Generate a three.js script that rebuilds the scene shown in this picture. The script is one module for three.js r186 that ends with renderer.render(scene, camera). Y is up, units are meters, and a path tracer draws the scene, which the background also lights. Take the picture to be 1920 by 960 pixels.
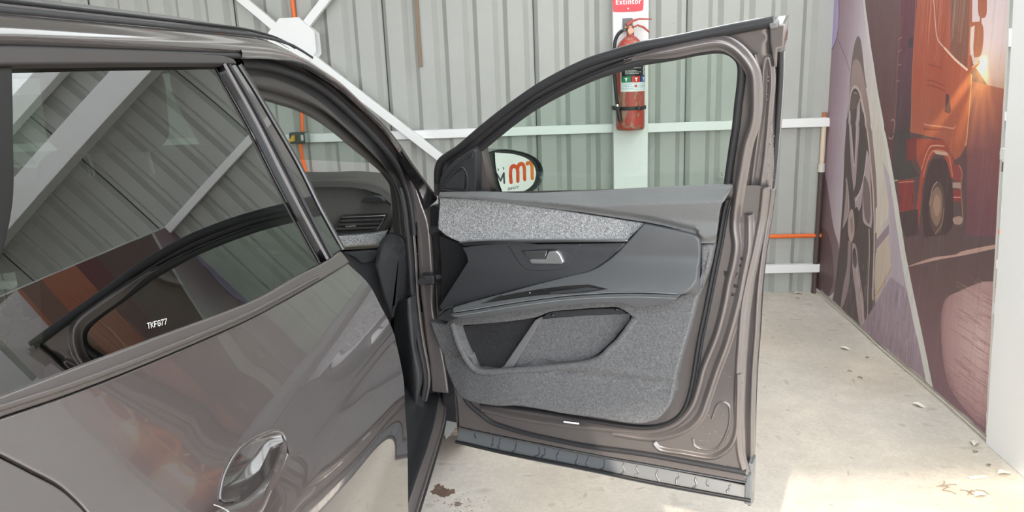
import * as THREE from 'three';
import { RoundedBoxGeometry } from 'three/addons/geometries/RoundedBoxGeometry.js';
import { mergeGeometries } from 'three/addons/utils/BufferGeometryUtils.js';

// ------------------------------------------------------------------ camera, sky, sun, exposure
const scene = new THREE.Scene();
const renderer = new THREE.WebGLRenderer({ antialias: true });
renderer.toneMapping = THREE.LinearToneMapping;
renderer.toneMappingExposure = 2.15;
renderer.shadowMap.enabled = true;
const camera = new THREE.PerspectiveCamera(2 * Math.atan(480 / 1440) * 180 / Math.PI, 2, 0.02, 200);
camera.position.set(0, 1.42, 0);
camera.rotation.set(-14 * Math.PI / 180, 3.6 * Math.PI / 180, -2.2 * Math.PI / 180, 'YXZ');
scene.add(camera);

const sunDir = new THREE.Vector3(-0.42, 0.755, 0.9).normalize();   // towards the sun: behind the camera and to its left
{   // bright hazy sky: a little bluer overhead, whiter towards the horizon
  const w = 256, h = 128, d = new Float32Array(w * h * 4);
  for (let j = 0; j < h; j++) for (let i = 0; i < w; i++) {
    const y = Math.sin(((j + 0.5) / h - 0.5) * Math.PI), t = Math.pow(1 - Math.max(0, y), 2), o = (j * w + i) * 4;
    d[o] = 0.86 + 0.15 * t; d[o + 1] = 0.93 + 0.10 * t; d[o + 2] = 1.02 + 0.04 * t; d[o + 3] = 1;
  }
  const t = new THREE.DataTexture(d, w, h, THREE.RGBAFormat, THREE.FloatType);
  t.mapping = THREE.EquirectangularReflectionMapping; t.magFilter = THREE.LinearFilter; t.needsUpdate = true;
  scene.background = t; scene.environment = t; scene.backgroundIntensity = scene.environmentIntensity = 2.6;
}
const sun = new THREE.DirectionalLight(0xfff1de, 1.7);
sun.name = 'sun';
sun.position.copy(sunDir).multiplyScalar(20);
sun.castShadow = true;
sun.shadow.radius = 2;
Object.assign(sun.shadow.camera, { left: -9, right: 9, top: 9, bottom: -9, near: 1, far: 60 });
sun.shadow.mapSize.set(2048, 2048);
scene.add(sun, sun.target);

// ------------------------------------------------------------------ random numbers and noise
let seed = 7;
const rnd = () => { seed = (seed * 1664525 + 1013904223) >>> 0; return seed / 4294967296; };
const lerp = (a, b, t) => a + (b - a) * t;
const clamp = (x, a = 0, b = 1) => Math.min(b, Math.max(a, x));
const sstep = (a, b, x) => { const t = clamp((x - a) / (b - a)); return t * t * (3 - 2 * t); };
function noiseTable(n, s) { const keep = seed; seed = s; const a = new Float32Array(n * n); for (let i = 0; i < n * n; i++) a[i] = rnd(); seed = keep; return a; }
const NT = noiseTable(256, 99);
function vnoise(x, y, per = 256) {     // value noise, periodic in per
  const xi = Math.floor(x), yi = Math.floor(y), fx = x - xi, fy = y - yi, u = fx * fx * (3 - 2 * fx), v = fy * fy * (3 - 2 * fy);
  const m = (a) => ((a % per) + per) % per, x0 = m(xi), x1 = m(xi + 1), y0 = m(yi) * 256, y1 = m(yi + 1) * 256;
  return lerp(lerp(NT[y0 + x0], NT[y0 + x1], u), lerp(NT[y1 + x0], NT[y1 + x1], u), v);
}
function dataTex(n, f, srgb = true, repeat = 1) {
  const d = new Uint8Array(n * n * 4);
  for (let y = 0, o = 0; y < n; y++) for (let x = 0; x < n; x++, o += 4) {
    const c = f(x / n, y / n);
    if (typeof c === 'number') d[o] = d[o + 1] = d[o + 2] = clamp(c) * 255; else { d[o] = clamp(c[0]) * 255; d[o + 1] = clamp(c[1]) * 255; d[o + 2] = clamp(c[2]) * 255; }
    d[o + 3] = 255;
  }
  const t = new THREE.DataTexture(d, n, n);
  t.wrapS = t.wrapT = THREE.RepeatWrapping; t.magFilter = THREE.LinearFilter; t.minFilter = THREE.LinearMipmapLinearFilter; t.generateMipmaps = true;
  if (srgb) t.colorSpace = THREE.SRGBColorSpace;
  t.repeat.set(repeat, repeat); t.needsUpdate = true;
  return t;
}
function canvasTex(w, h, draw) {
  const c = document.createElement('canvas'); c.width = w; c.height = h;
  draw(c.getContext('2d'), w, h);
  const t = new THREE.CanvasTexture(c); t.colorSpace = THREE.SRGBColorSpace; t.anisotropy = 8;
  return t;
}

// ------------------------------------------------------------------ geometry helpers
// catmull-rom through points of any dimension, k steps per span
function spline(pts, k = 8, closed = false) {
  const n = pts.length, out = [], dim = pts[0].length, dist = (a, b) => Math.max(1e-4, Math.sqrt(Math.hypot(...a.map((v, c) => v - b[c]))));
  const at = (i) => closed ? pts[(i + n) % n] : i < 0 ? pts[0].map((v, c) => 2 * v - pts[1][c]) : i >= n ? pts[n - 1].map((v, c) => 2 * v - pts[n - 2][c]) : pts[i];
  for (let i = 0; i < (closed ? n : n - 1); i++) {
    const p0 = at(i - 1), p1 = at(i), p2 = at(i + 1), p3 = at(i + 2), d0 = dist(p0, p1), d1 = dist(p1, p2), d2 = dist(p2, p3), m1 = [], m2 = [];
    for (let c = 0; c < dim; c++) { m1.push(d1 * ((p1[c] - p0[c]) / d0 - (p2[c] - p0[c]) / (d0 + d1) + (p2[c] - p1[c]) / d1)); m2.push(d1 * ((p2[c] - p1[c]) / d1 - (p3[c] - p1[c]) / (d1 + d2) + (p3[c] - p2[c]) / d2)); }
    for (let j = 0; j < k; j++) {
      const t = j / k, t2 = t * t, t3 = t2 * t, q = [];
      for (let c = 0; c < dim; c++) q.push((2 * t3 - 3 * t2 + 1) * p1[c] + (t3 - 2 * t2 + t) * m1[c] + (3 * t2 - 2 * t3) * p2[c] + (t3 - t2) * m2[c]);
      out.push(q);
    }
  }
  if (!closed) out.push(pts[n - 1].slice());
  return out;
}
// closed outline; points marked with a third entry are sharp corners, the runs between them are splines
function outline(pts, k = 6) {
  const n = pts.length, sharp = pts.map((p, i) => p[2] ? i : -1).filter((i) => i >= 0), P = pts.map((p) => [p[0], p[1]]);
  if (!sharp.length) return spline(P, k, true);
  const out = [];
  for (let s = 0; s < sharp.length; s++) {
    const a = sharp[s], b = s + 1 < sharp.length ? sharp[s + 1] : sharp[0] + n, run = [];
    for (let i = a; i <= b; i++) run.push(P[i % n]);
    const q = run.length > 2 ? spline(run, k) : run;
    q.pop(); out.push(...q);
  }
  return out;
}
// evenly spaced resample of a polyline
function resample(pts, n) {
  const L = [0]; for (let i = 1; i < pts.length; i++) L.push(L[i - 1] + Math.hypot(...pts[i].map((c, k) => c - pts[i - 1][k])));
  const out = []; let j = 0;
  for (let i = 0; i < n; i++) {
    const s = L[L.length - 1] * i / (n - 1);
    while (j < pts.length - 2 && L[j + 1] < s) j++;
    const t = L[j + 1] > L[j] ? (s - L[j]) / (L[j + 1] - L[j]) : 0;
    out.push(pts[j].map((c, k) => lerp(c, pts[j + 1][k], clamp(t))));
  }
  return out;
}
const path2 = (pts, n = 40, k = 8) => resample(spline(pts.map((p) => [p[0], p[1]]), k), n);
const area2 = (P) => { let a = 0; for (let i = 0, n = P.length; i < n; i++) { const p = P[i], q = P[(i + 1) % n]; a += p[0] * q[1] - q[0] * p[1]; } return a / 2; };
function inset(P, d) {           // P counter-clockwise, moved inwards by d
  const n = P.length, out = [];
  for (let i = 0; i < n; i++) {
    const a = P[(i + n - 1) % n], b = P[i], c = P[(i + 1) % n];
    let e1 = [b[0] - a[0], b[1] - a[1]], e2 = [c[0] - b[0], c[1] - b[1]];
    const l1 = Math.hypot(...e1) || 1, l2 = Math.hypot(...e2) || 1;
    const n1 = [-e1[1] / l1, e1[0] / l1], n2 = [-e2[1] / l2, e2[0] / l2];
    let m = [n1[0] + n2[0], n1[1] + n2[1]]; const l = Math.hypot(...m) || 1, s = Math.max(0.45, l / 2);
    m = [m[0] / l / s, m[1] / l / s];
    out.push([b[0] + m[0] * d, b[1] + m[1] * d]);
  }
  return out;
}
function finish(pos, nor, uv, idx) {
  const g = new THREE.BufferGeometry();
  g.setAttribute('position', new THREE.Float32BufferAttribute(pos, 3));
  g.setAttribute('normal', new THREE.Float32BufferAttribute(nor, 3));
  g.setAttribute('uv', new THREE.Float32BufferAttribute(uv, 2));
  g.setIndex(idx);
  return g;
}
const sub3 = (a, b) => [a[0] - b[0], a[1] - b[1], a[2] - b[2]], cross3 = (a, b) => [a[1] * b[2] - a[2] * b[1], a[2] * b[0] - a[0] * b[2], a[0] * b[1] - a[1] * b[0]];
const norm3 = (a) => { const l = Math.hypot(...a) || 1; return [a[0] / l, a[1] / l, a[2] / l]; }, dot3 = (a, b) => a[0] * b[0] + a[1] * b[1] + a[2] * b[2];
// A curved plate: a 2D outline (with holes) laid on the surface embed(a, b); towards = side it faces; thick = depth behind, bevel = rounded rim
function sheet(pts, embed, { towards = [0, 0, 1], edge = 0.03, thick = 0, bevel = 0, holes = [], raw = false } = {}) {
  let P = raw ? pts.map((p) => [p[0], p[1]]) : outline(pts);
  const thin = (L) => { const o = [L[0]], lim = Math.max(1e-5, bevel * 0.4); for (let i = 1; i < L.length; i++) if (Math.hypot(L[i][0] - o[o.length - 1][0], L[i][1] - o[o.length - 1][1]) > lim) o.push(L[i]); while (o.length > 3 && Math.hypot(o[0][0] - o[o.length - 1][0], o[0][1] - o[o.length - 1][1]) <= lim) o.pop(); return o; };
  P = thin(P);
  if (area2(P) < 0) P.reverse();
  const H = holes.map((h) => { let q = thin(outline(h)); if (area2(q) > 0) q.reverse(); return q; });
  const ring0 = P, holeRings0 = H;
  const inner = bevel ? inset(P, bevel) : P, innerH = bevel ? H.map((h) => inset(h, bevel)) : H;
  const all = [...inner, ...innerH.flat()];
  const tri = THREE.ShapeUtils.triangulateShape(inner.map((p) => new THREE.Vector2(...p)), innerH.map((h) => h.map((p) => new THREE.Vector2(...p))));
  const pos = [], nor = [], uv = [], idx = [], seen = new Map();
  const E = 0.0015;
  const surf = (a, b) => {
    const p = embed(a, b); let n = norm3(cross3(sub3(embed(a + E, b), embed(a - E, b)), sub3(embed(a, b + E), embed(a, b - E))));
    if (dot3(n, towards) < 0) n = n.map((x) => -x);
    return [p, n];
  };
  const put = (a, b, depth, n2) => {
    const [p, n] = surf(a, b);
    pos.push(p[0] - n[0] * depth, p[1] - n[1] * depth, p[2] - n[2] * depth); const m = n2 || n; nor.push(...m); uv.push(a + depth, b + depth * 0.7);
    return pos.length / 3 - 1;
  };
  const vert = (p, depth, flip) => { const key = p[0].toFixed(6) + ',' + p[1].toFixed(6) + ',' + flip; if (!seen.has(key)) { const i = put(p[0], p[1], depth); if (flip) { const n = pos.length - 3; nor[n] *= -1; nor[n + 1] *= -1; nor[n + 2] *= -1; } seen.set(key, i); } return seen.get(key); };
  const face = (i, j, k) => {
    const g = (q) => [pos[q * 3], pos[q * 3 + 1], pos[q * 3 + 2]], n = cross3(sub3(g(j), g(i)), sub3(g(k), g(i))), m = [nor[i * 3] + nor[j * 3] + nor[k * 3], nor[i * 3 + 1] + nor[j * 3 + 1] + nor[k * 3 + 1], nor[i * 3 + 2] + nor[j * 3 + 2] + nor[k * 3 + 2]];
    if (dot3(n, m) < 0) idx.push(i, k, j); else idx.push(i, j, k);
  };
  const leaf = [];
  const split = (a, b, c, d) => {
    const l = [Math.hypot(a[0] - b[0], a[1] - b[1]), Math.hypot(b[0] - c[0], b[1] - c[1]), Math.hypot(c[0] - a[0], c[1] - a[1])], m = Math.max(...l);
    if (m <= edge || d > 14) { leaf.push([a, b, c]); return; }
    const mid = (p, q) => [(p[0] + q[0]) / 2, (p[1] + q[1]) / 2];
    if (l[0] === m) { const q = mid(a, b); split(a, q, c, d + 1); split(q, b, c, d + 1); }
    else if (l[1] === m) { const q = mid(b, c); split(b, q, a, d + 1); split(q, c, a, d + 1); }
    else { const q = mid(c, a); split(c, q, b, d + 1); split(q, a, b, d + 1); }
  };
  for (const t of tri) split(all[t[0]], all[t[1]], all[t[2]], 0);
  for (const t of leaf) face(vert(t[0], 0, 0), vert(t[1], 0, 0), vert(t[2], 0, 0));
  if (thick && !bevel) for (const t of leaf) face(vert(t[0], thick, 1), vert(t[1], thick, 1), vert(t[2], thick, 1));
  // rims
  const rim = (outer, inn) => {
    const n = outer.length, steps = bevel ? 4 : 1, rows = [];
    // sideways normals
    const side = outer.map((p, i) => {
      const a = outer[(i + n - 1) % n], c = outer[(i + 1) % n], e = [c[0] - a[0], c[1] - a[1]], l = Math.hypot(...e) || 1, o = [e[1] / l, -e[0] / l];
      const q = embed(p[0], p[1]), r = embed(p[0] + o[0] * E, p[1] + o[1] * E); return norm3(sub3(r, q));
    });
    const row = (f) => { const r = []; for (let i = 0; i <= n; i++) r.push(f(i % n)); rows.push(r); };
    if (bevel) for (let s = 0; s <= steps; s++) {
      const a = s / steps * Math.PI / 2, k = Math.sin(a), dep = bevel * (1 - Math.cos(a));
      row((i) => { const p = [lerp(inn[i][0], outer[i][0], k), lerp(inn[i][1], outer[i][1], k)], [, nn] = surf(p[0], p[1]); return put(p[0], p[1], dep, norm3([0, 1, 2].map((c) => nn[c] * Math.cos(a) + side[i][c] * Math.sin(a)))); });
    }
    if (thick) { row((i) => put(outer[i][0], outer[i][1], bevel, side[i])); row((i) => put(outer[i][0], outer[i][1], thick, side[i])); }
    for (let r = 0; r + 1 < rows.length; r++) { if (bevel && r === steps) continue; for (let i = 0; i < n; i++) { const A = rows[r], B = rows[r + 1]; face(A[i], A[i + 1], B[i + 1]); face(A[i], B[i + 1], B[i]); } }
  };
  if (thick || bevel) { rim(ring0, inner); holeRings0.forEach((h, i) => rim(h, innerH[i])); }
  return finish(pos, nor, uv, idx);
}
// surface through a row of 3D lines (each resampled to n points); across = extra steps between lines; smooth across or creased
function loft(lines, { n = 40, across = 4, crease = false, closed = false, uvScale = 1 } = {}) {
  const rows = lines.map((l) => resample(l, n));
  let grid;
  if (crease) grid = rows; else { grid = []; const m = (rows.length - 1) * across + 1; for (let r = 0; r < m; r++) grid.push([]); for (let i = 0; i < n; i++) { const c = spline(rows.map((r) => r[i]), across); c.forEach((p, r) => grid[r].push(p)); } }
  const geos = [], pos = [], nor = [], uv = [], idx = [];
  if (crease) {
    for (let r = 0; r + 1 < grid.length; r++) geos.push(gridGeo([grid[r], grid[r + 1]], uvScale));
    return mergeGeometries(geos);
  }
  return gridGeo(grid, uvScale);
}
function gridGeo(grid, s = 1) {
  const R = grid.length, N = grid[0].length, pos = [], nor = [], uv = [], idx = [];
  let vl = 0;
  for (let r = 0; r < R; r++) {
    let ul = 0;
    if (r) vl += Math.hypot(...sub3(grid[r][N >> 1], grid[r - 1][N >> 1]));
    for (let i = 0; i < N; i++) {
      if (i) ul += Math.hypot(...sub3(grid[r][i], grid[r][i - 1]));
      const a = sub3(grid[r][Math.min(N - 1, i + 1)], grid[r][Math.max(0, i - 1)]), b = sub3(grid[Math.min(R - 1, r + 1)][i], grid[Math.max(0, r - 1)][i]);
      pos.push(...grid[r][i]); nor.push(...norm3(cross3(a, b))); uv.push(ul * s, vl * s);
    }
  }
  for (let r = 0; r + 1 < R; r++) for (let i = 0; i + 1 < N; i++) { const a = r * N + i, b = a + 1, c = a + N, d = c + 1; idx.push(a, b, d, a, d, c); }
  return finish(pos, nor, uv, idx);
}
// a bar swept along a 3D path: half width across, height along 'up', rounded (D shape) or flat
function bead(path, up, hw, h, { closed = false, seg = 6, n = 0, base = 0.3, soft = false } = {}) {
  const P = n ? resample(path, n) : path, N = P.length, rows = [];
  const prof = []; if (soft) for (let s = 0; s <= 12; s++) { const x = -1 + s / 6; prof.push([x, (1 + Math.cos(Math.PI * x)) / 2]); } else { prof.push([-1, -base]); for (let s = 0; s <= seg; s++) { const a = Math.PI * (1 - s / seg); prof.push([Math.cos(a), Math.sin(a)]); } prof.push([1, -base]); }
  for (let i = 0; i < N; i++) {
    const a = P[closed ? (i + N - 1) % N : Math.max(0, i - 1)], b = P[closed ? (i + 1) % N : Math.min(N - 1, i + 1)], t = norm3(sub3(b, a)), u = typeof up === 'function' ? up(P[i]) : up;
    const s = norm3(cross3(t, u)), q = norm3(cross3(s, t)), w = typeof hw === 'function' ? hw(i / (N - 1)) : hw, hh = typeof h === 'function' ? h(i / (N - 1)) : h;
    rows.push(prof.map(([x, y]) => [0, 1, 2].map((c) => P[i][c] + s[c] * x * w + q[c] * y * hh)));
  }
  if (closed) rows.push(rows[0]);
  return gridGeo(rows.map((r) => r.slice().reverse()));
}
const V = (p) => new THREE.Vector3(...p);
function tube(pts, r, { closed = false, seg = 8, n = 0 } = {}) {
  return new THREE.TubeGeometry(new THREE.CatmullRomCurve3(pts.map(V), closed, 'centripetal'), n || pts.length * 6, r, seg, closed);
}
function rod(a, b, r, seg = 12) {
  const A = V(a), B = V(b), d = B.clone().sub(A), g = new THREE.CylinderGeometry(r, r, d.length(), seg);
  g.applyQuaternion(new THREE.Quaternion().setFromUnitVectors(new THREE.Vector3(0, 1, 0), d.normalize()));
  return g.translate((A.x + B.x) / 2, (A.y + B.y) / 2, (A.z + B.z) / 2);
}
function box(x0, x1, y0, y1, z0, z1, r = 0) {
  const w = Math.abs(x1 - x0), h = Math.abs(y1 - y0), d = Math.abs(z1 - z0);
  const g = r ? new RoundedBoxGeometry(w, h, d, 2, Math.min(r, w / 2.05, h / 2.05, d / 2.05)) : new THREE.BoxGeometry(w, h, d);
  return g.translate((x0 + x1) / 2, (y0 + y1) / 2, (z0 + z1) / 2);
}
const merge = (list) => { const l = list.map((g) => { let q = g.index ? g.toNonIndexed() : g; for (const k of Object.keys(q.attributes)) if (!['position', 'normal', 'uv'].includes(k)) q.deleteAttribute(k); return q; }); return mergeGeometries(l); };
function worldUV(g, ax = 'x', ay = 'y', s = 1) {      // uv in metres from two of the axes
  const p = g.attributes.position, u = []; const k = { x: 0, y: 1, z: 2 };
  for (let i = 0; i < p.count; i++) u.push(p.getComponent(i, k[ax]) * s, p.getComponent(i, k[ay]) * s);
  g.setAttribute('uv', new THREE.Float32BufferAttribute(u, 2)); return g;
}
function boxUV(g, s = 1) {            // uv in metres, each face by the axes it spans
  const p = g.attributes.position, n = g.attributes.normal, u = [];
  for (let i = 0; i < p.count; i++) {
    const a = [Math.abs(n.getX(i)), Math.abs(n.getY(i)), Math.abs(n.getZ(i))];
    if (a[0] >= a[1] && a[0] >= a[2]) u.push(p.getZ(i) * s, p.getY(i) * s); else if (a[1] >= a[2]) u.push(p.getX(i) * s, p.getZ(i) * s); else u.push(p.getX(i) * s, p.getY(i) * s);
  }
  g.setAttribute('uv', new THREE.Float32BufferAttribute(u, 2)); return g;
}

// ------------------------------------------------------------------ naming
const taken = new Map();
function numbered(name) { const k = taken.get(name) || 0; taken.set(name, k + 1); return k ? name + '_' + String(k).padStart(3, '0') : name; }
function mesh(name, geo, mat, parent) {
  const m = new THREE.Mesh(geo, mat); m.name = parent ? name : numbered(name); m.castShadow = m.receiveShadow = true;
  (parent || scene).add(m); return m;
}
function tag(o, label, category, group) { o.userData.label = label; o.userData.category = category; if (group) o.userData.group = group; return o; }
function thing(name, label, category, pos = [0, 0, 0], turn = 0, group) {
  const o = new THREE.Group(); o.name = numbered(name); o.position.set(...pos); o.rotation.y = turn; scene.add(o); return tag(o, label, category, group);
}
function structure(name, geo, mat, label, category = 'structure') {
  let o; if (geo) { o = new THREE.Mesh(geo, mat); o.castShadow = o.receiveShadow = true; } else o = new THREE.Group();
  o.name = numbered(name); scene.add(o); o.userData.kind = 'structure'; o.userData.label = label; o.userData.category = category; return o;
}
const stuff = (o) => { o.userData.kind = 'stuff'; return o; };

// ------------------------------------------------------------------ materials
const std = (o) => new THREE.MeshStandardMaterial(o), phy = (o) => new THREE.MeshPhysicalMaterial(o);
const grainT = dataTex(512, (x, y) => 0.5 * vnoise(x * 128, y * 128, 128) + 0.3 * vnoise(x * 256, y * 256, 256) + 0.2 * vnoise(x * 64, y * 64, 64), false, 8);
const fineT = dataTex(512, (x, y) => 0.6 * vnoise(x * 256, y * 256, 256) + 0.4 * vnoise(x * 128 + 7, y * 128, 128), false, 6);
const M = {
  sheetMetal: std({ color: new THREE.Color().setRGB(0.50, 0.515, 0.49), roughness: 0.55, metalness: 0.0, side: THREE.DoubleSide }),
  roofMetal: std({ color: new THREE.Color().setRGB(0.42, 0.43, 0.41), roughness: 0.6, side: THREE.DoubleSide }),
  whiteSteel: std({ color: new THREE.Color().setRGB(0.82, 0.83, 0.82), roughness: 0.5 }),
  orange: std({ color: new THREE.Color().setRGB(0.85, 0.17, 0.035), roughness: 0.5 }),
  black: std({ color: new THREE.Color().setRGB(0.018, 0.018, 0.02), roughness: 0.45 }),
  rubber: std({ color: new THREE.Color().setRGB(0.022, 0.022, 0.024), roughness: 0.62 }),
  chrome: std({ color: new THREE.Color().setRGB(0.75, 0.75, 0.76), roughness: 0.12, metalness: 1 }),
  satin: std({ color: new THREE.Color().setRGB(0.55, 0.55, 0.56), roughness: 0.32, metalness: 1 }),
  paint: phy({ color: new THREE.Color().setRGB(0.088, 0.077, 0.076), roughness: 0.13, metalness: 0.22, ior: 1.8, clearcoat: 1, clearcoatRoughness: 0.02 }),
  paintIn: phy({ color: new THREE.Color().setRGB(0.165, 0.146, 0.141), roughness: 0.32, metalness: 0.45, clearcoat: 1, clearcoatRoughness: 0.06 }),
  gloss: phy({ color: new THREE.Color().setRGB(0.012, 0.012, 0.013), roughness: 0.25, clearcoat: 1, clearcoatRoughness: 0.03 }),
  trimGrey: std({ color: new THREE.Color().setRGB(0.165, 0.166, 0.166), roughness: 0.55, bumpMap: fineT, bumpScale: 0.0003 }),
  trimDark: std({ color: new THREE.Color().setRGB(0.036, 0.037, 0.040), roughness: 0.55, bumpMap: fineT, bumpScale: 0.0003 }),
  leather: std({ color: new THREE.Color().setRGB(0.10, 0.103, 0.107), roughness: 0.5, bumpMap: fineT, bumpScale: 0.00025 }),
};
const clear = phy({ color: new THREE.Color().setRGB(0.76, 0.88, 0.80), roughness: 0, transmission: 1, thickness: 0, ior: 1.7 });
const tinted = phy({ color: new THREE.Color().setRGB(0.14, 0.185, 0.16), roughness: 0, transmission: 1, thickness: 0, ior: 2.2 });

// ------------------------------------------------------------------ the shed: floor, walls, roof, steelwork
const BACK = -4.6, RIGHT = 4.55, LEFT = -5.2, EAVE = 1.35, TOP = 3.28;
const CT = 2048, FX0 = -2, FZ0 = -4.75, FS = 4;      // floor texture covers a 4 m square
function concrete() {
  const blob = [[0, 0, 0]]; blob.pop();
  // the oil stain beside the sill, a main puddle and splashes
  const stain = [[-0.4543,-2.3678],[-0.4524,-2.392],[-0.4375,-2.406],[-0.4236,-2.3883],[-0.4058,-2.3812],[-0.3834,-2.3672],[-0.3808,-2.3467],[-0.3929,-2.3267],[-0.4094,-2.3135],[-0.4301,-2.3303],[-0.4496,-2.3372],[-0.4639,-2.3576]];
  const stain2 = [[-0.3687,-2.2807],[-0.3595,-2.2936],[-0.3443,-2.287],[-0.336,-2.2773],[-0.347,-2.2646],[-0.3635,-2.2678]];
  const stain3 = [[-0.4156,-2.281],[-0.4066,-2.2939],[-0.398,-2.2841],[-0.4075,-2.2745]];
  const drops = [];
  seed = 5; const cx = stain2[0][0], cz = stain2[0][1];
  for (let i = 0; i < 90; i++) { const a = rnd() * 6.28, d = 0.02 + 0.16 * rnd() * rnd(); drops.push([cx + 0.02 + Math.cos(a) * d * 1.5, cz + Math.sin(a) * d, 0.0012 + 0.003 * rnd() * rnd()]); }
  const inside = (P, x, z) => { let c = false; for (let i = 0, j = P.length - 1; i < P.length; j = i++) { if ((P[i][1] > z) !== (P[j][1] > z) && x < (P[j][0] - P[i][0]) * (z - P[i][1]) / (P[j][1] - P[i][1]) + P[i][0]) c = !c; } return c; };
  const marks = [];          // scuffs and faint tyre marks
  for (let i = 0; i < 260; i++) marks.push([FX0 + rnd() * FS, FZ0 + rnd() * FS, 0.004 + rnd() * 0.035, 0.002 + rnd() * 0.006, rnd() * 3.14, 0.04 + rnd() * 0.12]);
  const grid = new Map(); const G = 0.1;
  for (const m of marks) for (let a = -1; a <= 1; a++) for (let b = -1; b <= 1; b++) { const k = Math.floor(m[0] / G + a) + ',' + Math.floor(m[1] / G + b); if (!grid.has(k)) grid.set(k, []); grid.get(k).push(m); }
  return dataTex(CT, (s, t) => {
    const x = FX0 + s * FS, z = FZ0 + t * FS;
    const big = vnoise(x * 1.3 + 20, z * 1.3 + 20), mid = vnoise(x * 5 + 40, z * 5 + 40), sm = vnoise(x * 22 + 90, z * 22 + 90), fine = vnoise(x * 95 + 300, z * 95 + 300), g2 = vnoise(x * 210 + 300, z * 210 + 300);
    let k = 0.80 + 0.05 * (big - 0.5) + 0.055 * (mid - 0.5) + 0.04 * (sm - 0.5) + 0.035 * (fine - 0.5) + 0.03 * (g2 - 0.5);
    if (sm > 0.80 && mid < 0.5) k -= (sm - 0.80) * 0.5;
    let r = k * 1.0, g = k * 0.955, b = k * 0.895;
    const warm = vnoise(x * 2.1 + 70, z * 2.1 + 11); r += (warm - 0.5) * 0.02; b -= (warm - 0.5) * 0.03;
    const near = grid.get(Math.floor(x / G) + ',' + Math.floor(z / G));
    if (near) for (const m of near) { const dx = x - m[0], dz = z - m[1], c = Math.cos(m[4]), sn = Math.sin(m[4]), p = (dx * c + dz * sn) / m[2], q = (-dx * sn + dz * c) / m[3], d = p * p + q * q; if (d < 1) { const f = 1 - m[5] * (1 - d) * (0.4 + fine); r *= f; g *= f; b *= f; } }
    // long hairline scratch
    const j = (vnoise(x * 160, z * 160) - 0.5) * 0.014 + (vnoise(x * 60, z * 60) - 0.5) * 0.012 + (vnoise(x * 14, z * 14) - 0.5) * 0.03;
    if (x > -0.7 && x < 0.4 && z > -2.6 && z < -1.6) {
      const jx = x + j, jz = z + (vnoise(x * 70 + 9, z * 70) - 0.5) * 0.014;
      let f = 0; if (inside(stain, jx, jz)) f = 0.82; else if (inside(stain2, jx, jz)) f = 0.62; else if (inside(stain3, jx, jz)) f = 0.4;
      if (!f) for (const d of drops) if ((x - d[0]) ** 2 + (z - d[1]) ** 2 < d[2] ** 2) f = 0.5;
      r = lerp(r, 0.30 + 0.1 * fine, f); g = lerp(g, 0.215 + 0.08 * fine, f); b = lerp(b, 0.17 + 0.06 * fine, f);
    }
    return [r, g, b];
  });
}
const concreteT = concrete();
concreteT.wrapS = concreteT.wrapT = THREE.MirroredRepeatWrapping;
const concreteB = dataTex(512, (x, y) => 0.5 * vnoise(x * 64, y * 64, 64) + 0.3 * vnoise(x * 128, y * 128, 128) + 0.2 * vnoise(x * 256, y * 256, 256), false, 8);
const floorMat = std({ map: concreteT, roughness: 0.82, bumpMap: concreteB, bumpScale: 0.0012 });
{
  const g = box(LEFT - 0.2, RIGHT + 0.2, -0.15, 0, BACK - 0.1, 9);
  const p = g.attributes.position, u = []; for (let i = 0; i < p.count; i++) u.push((p.getX(i) - FX0) / FS, (p.getZ(i) - FZ0) / FS);
  g.setAttribute('uv', new THREE.Float32BufferAttribute(u, 2));
  structure('floor', g, floorMat, 'pale beige concrete floor of the shed with scuffs and an oil stain', 'floor');
  const gg = box(-40, 40, -0.3, -0.152, -12, 60); structure('ground', worldUV(gg, 'x', 'z', 0.25), std({ color: new THREE.Color().setRGB(0.42, 0.38, 0.33), roughness: 0.95 }), 'pale dusty yard around the shed', 'ground');
}
// one roll-formed sheet: pans with narrow recessed grooves, spanning [a0, a1] along the wall
const PITCH = 0.175;
function sheetProfile(a0, a1, flip) {     // list of [a, depth]; a groove is centred on the middle of each pitch
  const out = [], n = Math.round((a1 - a0) / PITCH);
  for (let i = 0; i < n; i++) { const c = a0 + (i + 0.5) * PITCH; out.push([c - PITCH / 2, 0], [c - 0.044, 0], [c - 0.0145, 0.032], [c + 0.0145, 0.032], [c + 0.042, 0], [c + PITCH / 2, 0]); }
  return out;
}
function corrugated(a0, a1, map, b0, b1) {          // map(a, depth, b) -> point
  const prof = sheetProfile(a0, a1), pos = [], uv = [], idx = [];
  for (let i = 0; i + 1 < prof.length; i++) {
    if (prof[i + 1][0] - prof[i][0] < 1e-6) continue;
    const k = pos.length / 3;
    for (const [q, b] of [[prof[i], b0], [prof[i + 1], b0], [prof[i + 1], b1], [prof[i], b1]]) { pos.push(...map(q[0], q[1], b)); uv.push(q[0], b); }
    idx.push(k, k + 1, k + 2, k, k + 2, k + 3);
  }
  const g = new THREE.BufferGeometry(); g.setAttribute('position', new THREE.Float32BufferAttribute(pos, 3)); g.setAttribute('uv', new THREE.Float32BufferAttribute(uv, 2)); g.setIndex(idx);
  const f = g.toNonIndexed(); f.computeVertexNormals(); return f;
}
const dustT = dataTex(1024, (x, y) => { const n = vnoise(x * 6, y * 6, 6) * 0.5 + vnoise(x * 24, y * 24, 24) * 0.3 + vnoise(x * 120, y * 120, 120) * 0.2; let k = 0.685 + 0.03 * (n - 0.5); const s = vnoise(x * 200 + 5, y * 200, 200); if (s > 0.975) k -= 0.09; const c = vnoise(x * 170 + 50, y * 170 + 30, 170); if (c > 0.984) k += 0.08; return [k * 0.985, k * 0.995, k * 0.965]; }, true, 0.5);
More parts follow.
